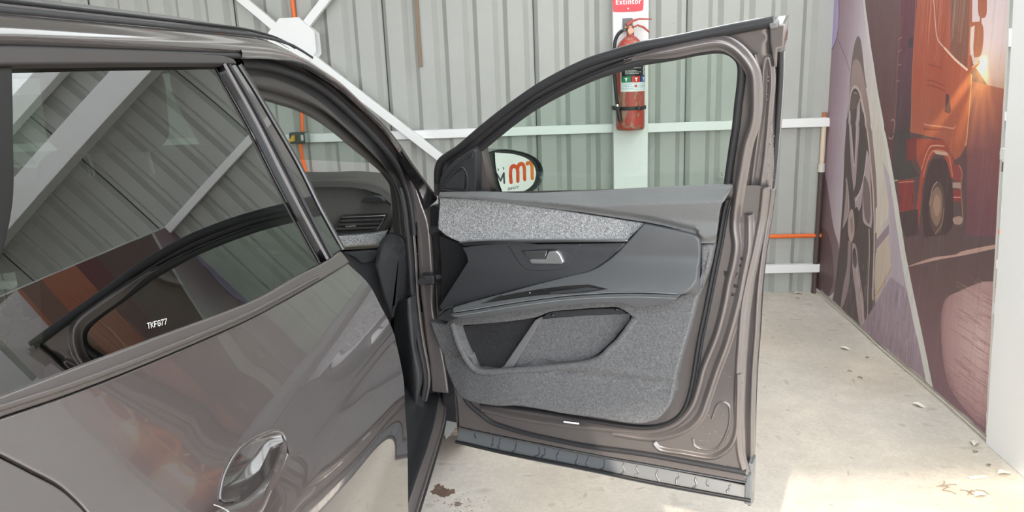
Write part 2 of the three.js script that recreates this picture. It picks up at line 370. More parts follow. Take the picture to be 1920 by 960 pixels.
M.sheetMetal.map = dustT; M.sheetMetal.color.set(0xffffff);
const wallBack = structure('wall_back', null, null, 'back wall of grey ribbed metal sheets', 'wall');
for (let a = -0.13 - PITCH * 5 * 6 - PITCH / 2; a < RIGHT - 0.02; a += PITCH * 5) {
  const a1 = Math.min(a + PITCH * 5, RIGHT + 0.1);
  mesh('panel', corrugated(a, a + PITCH * 5, (s, d, b) => [s, b, BACK - d], 0, TOP), M.sheetMetal, wallBack);
  if (a > -6) mesh('lap_seam', box(a + PITCH / 2 + 0.013, a + PITCH / 2 + 0.0165, 0, TOP, BACK - 0.033, BACK - 0.024), std({ color: 0x3c4140, roughness: 0.8 }), wallBack);
}
const wallRight = structure('wall_right', null, null, 'right end wall of grey ribbed metal sheets far beyond the banners', 'wall');
for (let z = BACK; z < EAVE; z += PITCH * 5) mesh('panel', corrugated(z, z + PITCH * 5, (s, d, b) => [RIGHT + d, b, s], 0, TOP), M.sheetMetal, wallRight);
const wallLeft = structure('wall_left', null, null, 'left side wall of grey ribbed metal sheets beyond the car', 'wall');
for (let z = BACK; z < EAVE; z += PITCH * 5) mesh('panel', corrugated(z, z + PITCH * 5, (s, d, b) => [LEFT - d, b, s], 0, TOP), M.sheetMetal, wallLeft);
const roof = structure('ceiling', null, null, 'ribbed metal roof of the shed seen from below', 'ceiling');
const skylight = phy({ color: new THREE.Color().setRGB(0.92, 0.93, 0.90), roughness: 1, transmission: 0.62, thickness: 0, side: THREE.DoubleSide });
for (let k = 0; LEFT + k * PITCH * 5 < RIGHT; k++) { const x = LEFT + k * PITCH * 5, clearSheet = k >= 6 && k <= 8; mesh(clearSheet ? 'skylight_sheet' : 'roof_sheet', corrugated(x, x + PITCH * 5, (s, d, b) => [s, TOP + d + 0.05, b], BACK - 0.15, EAVE), clearSheet ? skylight : M.roofMetal, roof); }
// steelwork
const steel = (name, g, label) => structure(name, boxUV(g), M.whiteSteel, label, 'steel frame');
const trim = (g, label) => steel('trim_' + (++trimN), g, label); let trimN = 0;
const post = structure('column', null, null, 'white steel box column carrying the fire extinguisher', 'column');
mesh('shaft', boxUV(box(0.331, 0.529, 0.006, TOP, BACK + 0.002, BACK + 0.10, 0.004)), M.whiteSteel, post);
mesh('base_plate', box(0.29, 0.57, 0, 0.012, BACK + 0.004, BACK + 0.17), M.whiteSteel, post);
const girt = (x0, x1, y, label, h = 0.05) => trim(box(x0, x1, y - h / 2, y + h / 2, BACK + 0.002, BACK + 0.042, 0.003), label);
girt(-5.1, 0.3305, 1.036, 'white square tube rail across the back wall left of the column');
girt(0.5295, RIGHT - 0.01, 1.030, 'white square tube rail across the back wall right of the column');
girt(-5.1, 0.3305, 0.163, 'low white rail near the floor left of the column'); girt(0.5295, RIGHT - 0.01, 0.160, 'low white scuffed rail near the floor right of the column');
girt(-5.1, 0.3305, 2.06, 'upper white rail of the back wall left of the column'); girt(0.5295, RIGHT - 0.01, 2.06, 'upper white rail of the back wall right of the column');
trim(box(-5.15, RIGHT - 0.02, 2.70, 2.875, BACK + 0.11, BACK + 0.25, 0.004), 'deep white steel beam across the back wall above the column');
trim(box(-5.15, RIGHT - 0.02, 3.14, 3.26, BACK + 0.02, BACK + 0.12, 0.004), 'white steel eaves beam along the top of the back wall');
for (const [y, s] of [[0.16, 'low'], [1.03, 'middle'], [2.06, 'upper']]) trim(box(RIGHT - 0.042, RIGHT - 0.002, y - 0.025, y + 0.025, BACK + 0.05, EAVE - 0.1, 0.003), s + ' white rail along the right side wall');
for (const z of [-2.7, -0.7, 1.25]) trim(box(LEFT, RIGHT - 0.05, TOP - 0.14, TOP - 0.01, z - 0.05, z + 0.05, 0.004), z > 1 ? 'white steel beam along the open front edge of the roof' : z > -1 ? 'white roof beam above the car doors' : 'white roof beam between the car and the back wall');
for (const [x, z, s] of [[RIGHT - 0.1, 1.22, 'right'], [LEFT + 0.1, 1.22, 'left']]) trim(box(x - 0.07, x + 0.07, 0, TOP - 0.15, z - 0.07, z + 0.07, 0.005), 'white front corner post on the ' + s + ' side wall');
// bracing: diagonal tubes meeting on an octagonal plate
const PC = [-1.503, 1.588];
function brace(x0, y0, x1, y1, label) {
  const L = Math.hypot(x1 - x0, y1 - y0), g = boxUV(box(-L / 2, L / 2, -0.024, 0.024, -0.02, 0.02, 0.003));
  g.rotateZ(Math.atan2(y1 - y0, x1 - x0)); g.translate((x0 + x1) / 2, (y0 + y1) / 2, BACK + 0.066); trim(g, label);
}
brace(-1.44, 1.53, 0.285, 0.085, 'white diagonal brace running down to the right from the octagonal plate');
brace(-1.566, 1.65, -2.9, 2.86, 'white diagonal brace running up to the left from the octagonal plate');
brace(-1.44, 1.66, -0.1, 3.05, 'white diagonal brace running up to the right from the octagonal plate');
brace(-1.566, 1.53, -2.9, 0.3, 'white diagonal brace running down to the left from the octagonal plate');
{
  const oct = thing('gusset_plate', 'white octagonal steel plate joining the diagonal braces', 'steel plate', [PC[0], PC[1], BACK + 0.088]);
  const pts = []; for (let i = 0; i < 8; i++) { const a = (i + 0.5) * Math.PI / 4 + 0.02; pts.push([0.149 * Math.cos(a), 0.149 * Math.sin(a), 1]); }
  mesh('plate', sheet(pts, (a, b) => [a, b, 0.008], { thick: 0.008, bevel: 0.0012 }), M.whiteSteel, oct);
  mesh('backing_plate', sheet(pts.map((p) => [p[0] + 0.012, p[1] - 0.012, 1]), (a, b) => [a, b, -0.044], { thick: 0.006 }), M.whiteSteel, oct);
}
// orange conduit, socket box and plug
tag(mesh('conduit', tube([[-1.50, TOP - 0.03, BACK + 0.02], [-1.50, 2.1, BACK + 0.02], [-1.499, 1.75, BACK + 0.02], [-1.499, 1.5, BACK + 0.02], [-1.501, 1.3, BACK + 0.035], [-1.503, 1.13, BACK + 0.06], [-1.504, 1.079, BACK + 0.062]], 0.0125, { seg: 10 }), M.orange), 'orange plastic conduit dropping behind the octagonal plate to the socket box', 'conduit');
tag(mesh('conduit', tube([[-1.524, 1.008, BACK + 0.064], [-1.525, 0.95, BACK + 0.06], [-1.512, 0.83, BACK + 0.05], [-1.49, 0.72, BACK + 0.03], [-1.48, 0.4, BACK + 0.03], [-1.48, 0.0, BACK + 0.03]], 0.0125, { seg: 10 }), M.orange), 'orange plastic conduit running down below the socket box', 'conduit');
tag(mesh('conduit', rod([0.54, 0.363, BACK + 0.02], [4.4, 0.345, BACK + 0.02], 0.0125), M.orange), 'orange plastic conduit running level along the back wall', 'conduit');
{
  const s = thing('socket_box', 'dark grey socket box on the white rail with a yellow plug', 'socket', [-1.528, 1.044, BACK + 0.043]);
  const dark = std({ color: new THREE.Color().setRGB(0.03, 0.045, 0.04), roughness: 0.45 }), ivory = std({ color: new THREE.Color().setRGB(0.75, 0.72, 0.6), roughness: 0.5 }), yel = std({ color: new THREE.Color().setRGB(0.62, 0.36, 0.04), roughness: 0.5 });
  mesh('housing', box(-0.052, 0.052, -0.032, 0.032, 0, 0.045, 0.006), dark, s);
  mesh('lid', box(0.046, 0.062, -0.03, 0.03, 0.01, 0.06, 0.004), std({ color: new THREE.Color().setRGB(0.25, 0.3, 0.29), roughness: 0.4 }), s);
  for (const x of [-0.022, 0.026]) { const f = mesh('socket_face', box(x - 0.007, x + 0.007, -0.016, 0.016, 0.043, 0.048, 0.002), ivory, s); for (const y of [-0.009, 0, 0.009]) mesh('pin_hole', rod([x, y, 0.0475], [x, y, 0.0485], 0.002, 8), M.black, f); }
  mesh('plug', sheet([[-0.05, -0.02, 1], [-0.03, -0.018, 1], [-0.014, -0.016, 1], [-0.014, 0.016, 1], [-0.026, 0.018, 1], [-0.034, 0.002, 1], [-0.05, -0.008, 1]], (a, b) => [a, b, 0.075], { thick: 0.028, bevel: 0.004 }), yel, s);
  mesh('cable', tube([[-0.045, -0.012, 0.06], [-0.065, -0.03, 0.06], [-0.085, -0.05, 0.055], [-0.11, -0.1, 0.04], [-0.12, -0.3, 0.02]], 0.004), yel, s);
}
tag(mesh('wooden_lath', boxUV(box(-0.792, -0.770, 1.425, 2.6, BACK + 0.006, BACK + 0.018, 0.002).rotateZ(0)), std({ color: new THREE.Color().setRGB(0.25, 0.185, 0.13), roughness: 0.8 })), 'thin brown wooden lath hanging down the grey back wall', 'lath');
tag(mesh('paper_tag', box(-1.175, -1.145, 1.265, 1.298, BACK + 0.002, BACK + 0.004), std({ color: 0xf2f2ee, roughness: 0.7 })), 'small white tag stuck to the back wall under the diagonal brace', 'tag');
{  // upright pole of the banner frame, close to the back wall
  const p = thing('banner_pole', 'cream plastic pipe with a grey collar standing as a pole of the banner frame', 'pipe', [1.545, 0, BACK + 0.024]);
  const cream = std({ color: new THREE.Color().setRGB(0.68, 0.56, 0.42), roughness: 0.6 });
  mesh('pipe', rod([0, 0.76, 0], [0, 1.06, 0], 0.014, 16), cream, p); mesh('end_cap', rod([0, 1.055, 0], [0, 1.085, 0], 0.0135, 16), std({ color: new THREE.Color().setRGB(0.42, 0.15, 0.08), roughness: 0.6 }), p);
  mesh('collar', rod([0, 0.742, 0], [0, 0.79, 0], 0.0205, 16), std({ color: new THREE.Color().setRGB(0.62, 0.58, 0.52), roughness: 0.5 }), p);
  mesh('lower_pipe', rod([0, 0.0, 0], [0, 0.744, 0], 0.014, 16), std({ color: new THREE.Color().setRGB(0.09, 0.06, 0.055), roughness: 0.6 }), p);
}

// ------------------------------------------------------------------ the car
const CAR = [-1.22, 0, -1.35];
const car = thing('car', 'dark grey metallic SUV with its front passenger door wide open', 'car', CAR);
const group = (name, parent, pos = [0, 0, 0], turn = 0) => { const g = new THREE.Group(); g.name = name; g.position.set(...pos); g.rotation.y = turn; parent.add(g); return g; };
const onCar = (name, geo, mat, parent = car) => mesh(name, geo.translate(-CAR[0], -CAR[1], -CAR[2]), mat, parent);

// ---- front door, built in its own axes: u from the hinge to the rear edge, v up from the ground, w towards the cabin
const door = group('front_door', car, [-0.36 - CAR[0], 0, -2.115 - CAR[2]], -Math.atan2(0.339, 0.785));
door.userData.label = 'front passenger door swung wide open showing its inner trim';
const lean = (v) => Math.max(0, v - 1.06) * 0.38;
const DE = (w) => typeof w === 'function' ? (u, v) => [u, v, w(u, v) + lean(v)] : (u, v) => [u, v, w + lean(v)];
const D3 = (pts, w) => pts.map((p) => [p[0], p[1], w + lean(p[1])]);
const dp = (name, pts, w, mat, o = {}) => mesh(name, sheet(pts, DE(w), o), mat, door);
const dbead = (name, pts, w, hw, h, mat, o = {}) => mesh(name, bead(D3(path2(pts, o.n || 90), w), [0, 0, 1], hw, h, o), mat, door);
const lineAt = (pts) => { const L = path2(pts, 80).sort((a, b) => a[0] - b[0]); return (u) => { if (u <= L[0][0]) return L[0][1]; for (let i = 1; i < L.length; i++) if (u <= L[i][0]) return lerp(L[i - 1][1], L[i][1], (u - L[i - 1][0]) / (L[i][0] - L[i - 1][0] || 1)); return L[L.length - 1][1]; }; };

// painted shell
const silTop = [[0.0731,1.1773],[0.1397,1.2139],[0.2162,1.2627],[0.2874,1.306],[0.3539,1.3431],[0.4056,1.3699],[0.4642,1.394],[0.5202,1.416],[0.5728,1.4303],[0.6158,1.44],[0.6563,1.4483],[0.722,1.4562],[0.7852,1.4649],[0.8437,1.4733],[0.9,1.4805],[0.9503,1.4846]];
const glassTop = [[0.2168,1.2116],[0.2734,1.2484],[0.332,1.2849],[0.3853,1.3145],[0.4458,1.3427],[0.5029,1.3661],[0.5571,1.385],[0.6086,1.3985],[0.6581,1.4105],[0.724,1.4182],[0.7873,1.4277],[0.819,1.4301],[0.835,1.4289],[0.8487,1.4242],[0.8599,1.4153],[0.867,1.4056],[0.8697,1.3917],[0.8676,1.3626],[0.8605,1.3172],[0.8544,1.2724],[0.8443,1.2187],[0.8368,1.1766],[0.8303,1.137]];
const glassLow = [[0.8303,1.137],[0.6577,1.1231],[0.5155,1.1098],[0.3391,1.0944],[0.1756,1.085]];
const frontEdgeTop = [[0.0281,1.075],[0.041,1.1167],[0.0533,1.151],[0.0731,1.1773]];
const rearTop = [[0.9464,1.4858],[0.9493,1.4624],[0.9471,1.4211],[0.9426,1.3457],[0.9356,1.2539],[0.9266,1.1273]];
{
  const cr = (p) => spline(p.map((q) => [q[0], q[1]]), 5);
  const T = cr(silTop), G = cr(glassTop), low = cr(glassLow);
  const ring = [...frontEdgeTop.slice(0, 3).map((q) => [q[0], q[1]]), ...T, ...cr(rearTop).slice(1), ...G.slice().reverse(), [G[0][0] - 0.004, low[low.length - 1][1]]];
  const u1 = rearTop[2][0];
  dp('window_frame', ring, (u, v) => 0.014 - 0.05 * sstep(u1 - 0.03, u1 + 0.004, u), M.paintIn, { raw: true, thick: 0.03, bevel: 0.003, edge: 0.025 });
}
dp('frame_cover', [...[[0.0881,1.1698,1],[0.1516,1.2034],[0.2274,1.2523],[0.2981,1.2956],[0.3637,1.3313],[0.415,1.3581],[0.4731,1.3824],[0.5284,1.4033],[0.5806,1.4177],[0.6233,1.4274],[0.6633,1.4348],[0.7285,1.4429],[0.7757,1.4493,1]], ...[[0.7741,1.4271,1],[0.7241,1.4193],[0.6583,1.4117],[0.6087,1.3997],[0.5573,1.3861],[0.5031,1.3673],[0.446,1.344],[0.3856,1.3158],[0.3323,1.2862],[0.2737,1.2498],[0.2137,1.2116],[0.1957,1.2084,1],[0.1237,1.1737,1]]], 0.022, std({ color: new THREE.Color().setRGB(0.035, 0.032, 0.031), roughness: 0.45 }), { thick: 0.01, bevel: 0.004, edge: 0.03 });
const K = [[0.9105,1.1367],[0.9036,1.0747],[0.8928,0.9988],[0.8791,0.9216],[0.8693,0.8559],[0.8651,0.7626],[0.8628,0.6809],[0.8629,0.6018],[0.8679,0.5278],[0.8751,0.4646],[0.8895,0.4168]];
const rearEdge = [[0.9249,1.1238],[0.9109,1.0078],[0.9011,0.889],[0.8985,0.7668],[0.8953,0.6545],[0.896,0.5686],[0.9003,0.4219],[0.9009,0.2986]];
const c0 = [[0.0414,0.362],[0.1476,0.3596],[0.3027,0.3593],[0.4836,0.3597],[0.6061,0.3629],[0.7508,0.3659],[0.8841,0.3682]];
dp('inner_shell', [...[[0.0541,1.0878,1],[0.8346,1.1363,1]], ...K, ...[[0.8927,0.3999,1],[0.7634,0.3977],[0.6231,0.3948],[0.5043,0.3916],[0.3288,0.3913],[0.1784,0.3915],[0.0754,0.3939,1],[0.0722,0.4867,1],[0.0381,0.5714],[0.0211,0.7164],[0.0345,0.953]]], (u, v) => 0.03 - 0.012 * sstep(0.9, 0.62, v) * 0, M.paintIn, { edge: 0.04 });
mesh('shut_face', loft([D3(path2(K), 0.03), D3(path2(K.map((p, i) => [p[0] + 0.012, p[1]])), 0.012), D3(path2(rearEdge.map((p, i) => [p[0] - 0.012, p[1]])), -0.034), D3(path2(rearEdge.map((p) => [p[0] - 0.004, p[1]])), -0.036), D3(path2(rearEdge), -0.044), D3(path2(rearEdge), -0.06)], { n: 60, across: 4 }), M.paintIn, door);
dbead('hem_bead', rearEdge.map((p) => [p[0] - 0.006, p[1]]), -0.032, 0.004, 0.006, M.paintIn);
// outer skin of the door, bulging away from the cabin
{
  const out = [...[[0.0031,1.0716,1],[0.9249,1.1238,1]], ...rearEdge.slice(1), ...[[0.9039,0.3092,1],[0.6048,0.2971],[0.2044,0.2937],[0.0233,0.2991,1],[-0.0216,0.6921]]];
  dp('outer_skin', out, (u, v) => -0.05 - 0.03 * Math.sin(Math.PI * clamp((v - 0.33) / 0.78)), M.paint, { towards: [0, 0, -1], edge: 0.05, thick: 0.003 });
}
// pressed ridges
const R1 = [[0.6263,1.4163],[0.6629,1.4249],[0.7281,1.4343],[0.7929,1.4443],[0.821,1.4472],[0.84,1.4453],[0.8605,1.4341],[0.8816,1.4115],[0.8944,1.3869],[0.8968,1.358],[0.8929,1.2871],[0.8772,1.2371],[0.8637,1.1689],[0.8537,1.1152],[0.8449,1.0457],[0.8513,0.9958],[0.8467,0.9509],[0.8372,0.9023],[0.8301,0.8517],[0.8136,0.7735],[0.7838,0.6828],[0.7744,0.6391],[0.7558,0.5761],[0.7203,0.5274],[0.6681,0.4953],[0.6228,0.4836],[0.5052,0.4719],[0.381,0.4628],[0.25,0.4597],[0.156,0.4644]];
dbead('frame_ridge', [[0.1609,1.1817],[0.2414,1.2382],[0.3201,1.2871],[0.3933,1.3303],[0.4528,1.3567],[0.5364,1.3893],[0.614,1.4133],[0.6629,1.4249]], 0.026, 0.006, 0.006, M.gloss, { n: 80, soft: true });
dbead('pressed_ridge', R1, 0.029, (t) => 0.004 + 0.011 * sstep(0, 0.07, t), (t) => 0.013 * sstep(-0.01, 0.06, t), M.paintIn, { n: 160, soft: true });
dbead('pressed_ridge', [[0.8768,1.0732],[0.879,1.0228],[0.8789,0.9915],[0.8703,0.9311],[0.8595,0.8575],[0.8379,0.759],[0.8124,0.6731],[0.7947,0.6071],[0.7763,0.5508],[0.7396,0.509],[0.6599,0.4711],[0.55,0.4634]], 0.0295, 0.013, 0.010, M.paintIn, { n: 90, soft: true });
dbead('pressed_ridge', [[0.8964,1.4234],[0.9019,1.3972],[0.9008,1.3493],[0.8961,1.2871],[0.8863,1.2454],[0.8753,1.1754],[0.8703,1.1249]], 0.0135, 0.009, 0.009, M.paintIn, { soft: true });
const uLoop = [[0.9252,1.4036],[0.9203,1.4162],[0.9138,1.3988],[0.908,1.3156],[0.8978,1.2445],[0.8856,1.158],[0.8822,1.1172],[0.8846,1.0782],[0.8945,1.0997],[0.9073,1.1687],[0.9164,1.2447],[0.9228,1.3121],[0.9278,1.3698]];
mesh('pressed_ridge', bead(D3(resample(spline(uLoop.map((p) => [p[0], p[1]]), 8, true), 120), 0.0135), [0, 0, 1], 0.008, 0.008, { closed: true, soft: true }), M.paintIn, door);
dbead('pressed_ridge', [[0.7602,0.4894],[0.7646,0.4711],[0.7781,0.4664],[0.8152,0.4711],[0.8279,0.4839],[0.846,0.5307],[0.85,0.5671],[0.8454,0.5945],[0.8337,0.601],[0.821,0.5945],[0.8065,0.552]], 0.0295, 0.005, 0.004, M.paintIn, { soft: true });
dbead('pressed_ridge', [[0.66,0.4575],[0.6742,0.4437],[0.7352,0.4442],[0.8026,0.4464],[0.8196,0.4529],[0.8513,0.4843],[0.8654,0.5245],[0.8668,0.5983],[0.8653,0.6812]], 0.0295, 0.010, 0.008, M.paintIn, { soft: true });
dbead('pressed_ridge', K, 0.028, 0.010, 0.007, M.paintIn, { n: 70, soft: true });
// seals
dbead('outer_seal', [[0.058,1.1204],[0.0705,1.1559],[0.0875,1.1787],[0.1513,1.2135],[0.2269,1.2619],[0.2974,1.3048],[0.3631,1.3415],[0.4143,1.368],[0.4725,1.3932],[0.5276,1.4138],[0.5797,1.428],[0.6222,1.4375],[0.6622,1.4457],[0.7272,1.4537],[0.7896,1.4623],[0.8475,1.4707],[0.9032,1.4778],[0.9352,1.4819]], 0.016, 0.0105, 0.014, M.rubber, { n: 140 });
dbead('glass_seal', glassTop.map((p, i) => [p[0] - 0.000, p[1] + 0.004]), 0.018, 0.0085, 0.012, M.rubber, { n: 160 });
dbead('rear_seal', [[0.9427,1.4276],[0.9412,1.3684],[0.9365,1.2963],[0.9291,1.208],[0.9214,1.1304]], -0.012, 0.0055, 0.012, M.rubber);
dbead('edge_trim', [[0.9472,1.4274],[0.9449,1.3676],[0.9402,1.2948],[0.9319,1.2056],[0.9231,1.1271]], -0.02, 0.0035, 0.008, M.satin);
dp('corner_cap', [[0.9263,1.474,1],[0.9562,1.4764,1],[0.9531,1.4323,1],[0.941,1.4298,1],[0.9387,1.3944,1],[0.9345,1.3935,1],[0.9269,1.4427,1]], 0.024, M.paintIn, { thick: 0.05, bevel: 0.004 });
dp('corner_clip', [[0.9277,1.4771,1],[0.9425,1.4793,1],[0.9444,1.4694,1],[0.9296,1.4672,1]], 0.036, M.trimGrey, { thick: 0.02, bevel: 0.002 });
dbead('inner_seal', [[0.8319,1.1095],[0.8218,1.0722],[0.8119,1.0016],[0.7982,0.917],[0.7851,0.8365],[0.7727,0.7649],[0.7448,0.5857],[0.72,0.5392],[0.6764,0.509],[0.6188,0.4951],[0.4789,0.4902],[0.3219,0.4885],[0.1536,0.4799]], 0.03, 0.0055, 0.012, M.rubber, { n: 120 });
dbead('inner_seal', [[0.8389,1.1099],[0.8289,1.0699],[0.8192,1.0021],[0.8056,0.9176],[0.7926,0.8374],[0.7803,0.7659],[0.7527,0.587],[0.7282,0.5349],[0.682,0.5026],[0.6259,0.4889]], 0.03, 0.0035, 0.007, M.rubber, { n: 120 });
dbead('lower_seal', [[0.098,0.4919],[0.1179,0.4687],[0.1484,0.4491],[0.1821,0.4287],[0.2364,0.4191],[0.3128,0.4125],[0.3792,0.411],[0.4639,0.4105],[0.6261,0.4205],[0.7653,0.4228],[0.8936,0.4244]], 0.026, 0.008, 0.014, M.rubber, { n: 120 });
dbead('sill_strip', [[0.0795,0.4016],[0.3291,0.3995],[0.5044,0.3996],[0.6231,0.404],[0.7632,0.4067],[0.8924,0.4086]], 0.022, 0.003, 0.006, M.satin);
dbead('sill_strip', c0, -0.022, 0.0032, 0.007, M.satin);
const cladMat = std({ color: new THREE.Color().setRGB(0.15, 0.157, 0.163), roughness: 0.28 });
const cladLow = lineAt([[0.0421,0.3175],[0.2203,0.3139],[0.4924,0.3173],[0.6141,0.3171],[0.7577,0.3205],[0.9069,0.3271]]);
dp('sill_cladding', [...[[0.0395,0.3585,1],[0.3012,0.3558],[0.4825,0.3563],[0.6052,0.3595],[0.8838,0.3619,1]], ...[[0.9021,0.366,1]], ...[[0.9069,0.3271,1],[0.7577,0.3205],[0.6141,0.3171],[0.4924,0.3173],[0.2203,0.3139],[0.0421,0.3175,1]]], (u, v) => 0.004 - 0.6 * Math.max(0, v - cladLow(u)), cladMat, { thick: 0.03, bevel: 0.003, edge: 0.02 });
{   // dark runs of water down the cladding
  seed = 19; const L = [], top = lineAt([[0.0395,0.3585],[0.3012,0.3558],[0.4825,0.3563],[0.6052,0.3595],[0.8838,0.3619]]), wf = (u, v) => 0.0045 - 0.6 * Math.max(0, v - cladLow(u));
  for (let i = 0; i < 17; i++) { const u0 = 0.09 + 0.79 * (i + rnd() * 0.8) / 17, a = top(u0) - 0.004, len = (a - cladLow(u0)) * (0.35 + 0.6 * rnd()), p = []; for (let k = 0; k <= 6; k++) { const v = a - len * k / 6, u = u0 + 0.004 * (vnoise(i * 7 + k * 0.6, 3) - 0.5) * k; p.push([u, v, wf(u, v)]); } L.push(bead(p, [0, 0.5, 0.86], (t) => 0.0012 + 0.0012 * rnd() + 0.001 * t, 0.0006, { base: 0.5 })); }
  stuff(mesh('water_runs', merge(L), phy({ color: new THREE.Color().setRGB(0.075, 0.08, 0.085), roughness: 0.25 }), door));
}
dbead('cladding_lip', [[0.0445,0.3268],[0.2208,0.3243],[0.4925,0.3287],[0.614,0.3283],[0.7575,0.3313],[0.904,0.3354]], 0.008, 0.005, 0.005, M.black);
dp('edge_cladding', [[0.8867,0.4313,1],[0.9034,0.4349,1],[0.9039,0.3179,1],[0.8867,0.3199,1]], 0.004, cladMat, { thick: 0.05, bevel: 0.004 });
// latch opening, bolts and label in the shell
dp('latch', [[0.8241,0.9322,1],[0.857,0.9312,1],[0.8502,0.9164,1],[0.8269,0.9182,1]], 0.032, M.black, { thick: 0.003 });
dp('latch_claw', [[0.8364,0.9297,1],[0.8461,0.9305,1],[0.8464,0.9203,1],[0.8366,0.9207,1]], 0.037, M.satin, { thick: 0.004, bevel: 0.001 });
for (const [u, v] of [[0.8655,0.9652],[0.8637,0.9485],[0.852,0.8985],[0.8466,0.8771]]) mesh('screw', new THREE.SphereGeometry(0.0042, 10, 8).scale(1, 1, 0.6).translate(u, v, 0.031), M.black, door);
dp('seal_label', [[0.4123,0.4777,1],[0.4573,0.4805,1],[0.4573,0.4758,1],[0.4122,0.4729,1]], 0.041, std({ color: 0xf4f4f2, roughness: 0.4 }), { thick: 0.001 });
// window pane
const paneM = mesh('window_glass', sheet([...glassTop.map((p) => [p[0] + (p[0] > 0.6 ? 0.004 : 0), p[1] + 0.005]), ...glassLow.slice(1).map((p) => [p[0], p[1] - 0.02])], DE(-0.004), { edge: 0.06 }), clear, door);
paneM.userData.label = 'clear green-tinted side window pane';

{   // faint maker's marks etched in the corner of the pane
  const q = [[0.7983,1.1633],[0.8294,1.1642],[0.7967,1.1346]], w = q[1][0] - q[0][0], h = q[2][1] - q[0][1], L = []; seed = 44;
  const bar = (a, b, c, d) => L.push(sheet([[q[0][0] + a * w, q[0][1] + b * h, 1], [q[0][0] + c * w, q[0][1] + b * h, 1], [q[0][0] + c * w, q[0][1] + d * h, 1], [q[0][0] + a * w, q[0][1] + d * h, 1]], DE(-0.0025), { edge: 1 }));
  bar(0.45, 0.0, 0.58, 0.04); bar(0.48, 0.08, 0.55, 0.12); bar(0.45, 0.16, 0.58, 0.2); for (let r = 0; r < 5; r++) for (let x = 0.05 * r; x < 0.95; x += 0.14 + 0.06 * rnd()) bar(x, 0.42 + r * 0.11, x + 0.07 + 0.04 * rnd(), 0.47 + r * 0.11);
  stuff(mesh('glass_marking', merge(L), std({ color: new THREE.Color().setRGB(0.1, 0.13, 0.12), roughness: 0.8 }), door));
}
// cabin-side trim
const fabricT = dataTex(1024, (x, y) => { const a = vnoise(x * 256, y * 256, 256), b = vnoise(x * 170 + 9, y * 170 + 40, 170), c = vnoise(x * 90, y * 90, 90); const k = 0.58 + 0.32 * (a - 0.5) + 0.28 * (b - 0.5) + 0.12 * (c - 0.5); return [k * 0.995, k, k * 1.005]; }, true, 4.0);
const fabricB = fabricT.clone(); fabricB.colorSpace = THREE.NoColorSpace;
M.fabric = std({ map: fabricT, roughness: 0.95, bumpMap: fabricB, bumpScale: 0.0008 });
const cardT = dataTex(1024, (x, y) => { const a = vnoise(x * 220, y * 220, 220), b = vnoise(x * 130 + 9, y * 130 + 40, 130), c = vnoise(x * 60, y * 60, 60); const k = 0.405 + 0.11 * (a - 0.5) + 0.08 * (b - 0.5) + 0.05 * (c - 0.5); return [k, k, k * 1.01]; }, true, 3.6);
const cardB = cardT.clone(); cardB.colorSpace = THREE.NoColorSpace;
M.card = std({ map: cardT, roughness: 0.8, bumpMap: cardB, bumpScale: 0.0012 });

const beltLowLine = lineAt([[0.0825,1.0892],[0.2109,1.0859],[0.36,1.0725],[0.5007,1.0599],[0.6441,1.0463],[0.6865,1.0404],[0.7369,1.0308],[0.7667,1.0239],[0.7793,1.0034],[0.8084,1.0055]]);
const beltTopPts = [...[[0.088,1.0984,1]], ...[[0.2021,1.1006]], ...[[0.3569,1.1021]], ...[[0.5234,1.1136]], ...[[0.6627,1.126],[0.8313,1.1404,1]]];
const beltTopLine = lineAt(beltTopPts);
dp('belt_trim', [...beltTopPts, ...[[0.8465,1.1405,1]], ...[[0.8322,1.1159,1],[0.821,1.0792],[0.8118,1.0132],[0.8084,1.0055,1],[0.7793,1.0034,1],[0.7766,1.0158],[0.7667,1.0239],[0.7369,1.0308],[0.6865,1.0404,1],[0.6441,1.0463,1],[0.5007,1.0599],[0.36,1.0725],[0.2105,1.0844],[0.0849,1.0862,1]]], (u, v) => { const hgt = Math.max(0.004, beltTopLine(u) - beltLowLine(u)), k = clamp(hgt / 0.05); return 0.080 - 0.012 * k * sstep(0.022, 0.004, v - beltLowLine(u)) - lerp(0.004, 0.043, k) * sstep(Math.min(0.034, hgt * 0.6), 0.0, beltTopLine(u) - v); }, M.trimGrey, { thick: 0.009, bevel: 0.0015, edge: 0.010 });
dp('fabric_insert', [[0.0761,1.0811,1],[0.2043,1.0795],[0.3548,1.0676],[0.4972,1.0554],[0.6414,1.0411,1],[0.6019,0.9994,1],[0.3805,0.9844],[0.178,0.9677],[0.1299,0.96,1],[0.0922,0.9722],[0.0614,0.9925,1],[0.0658,1.0297]], 0.062, M.fabric, { thick: 0.03, bevel: 0.004, edge: 0.06 });
dp('bright_strip', [[0.1307,0.9617,1],[0.1803,0.9695],[0.3824,0.9868],[0.6045,1.0018,1],[0.5992,0.9942,1],[0.3821,0.9778],[0.2441,0.966],[0.1499,0.952,1]], 0.071, M.satin, { thick: 0.012, bevel: 0.002 });
const armLine = [[0.1345,0.7799],[0.2203,0.8014],[0.2995,0.8224],[0.3755,0.8412],[0.4487,0.8579],[0.5191,0.8706],[0.587,0.8808],[0.6526,0.8881],[0.7409,0.8939]];
const armV = lineAt(armLine);
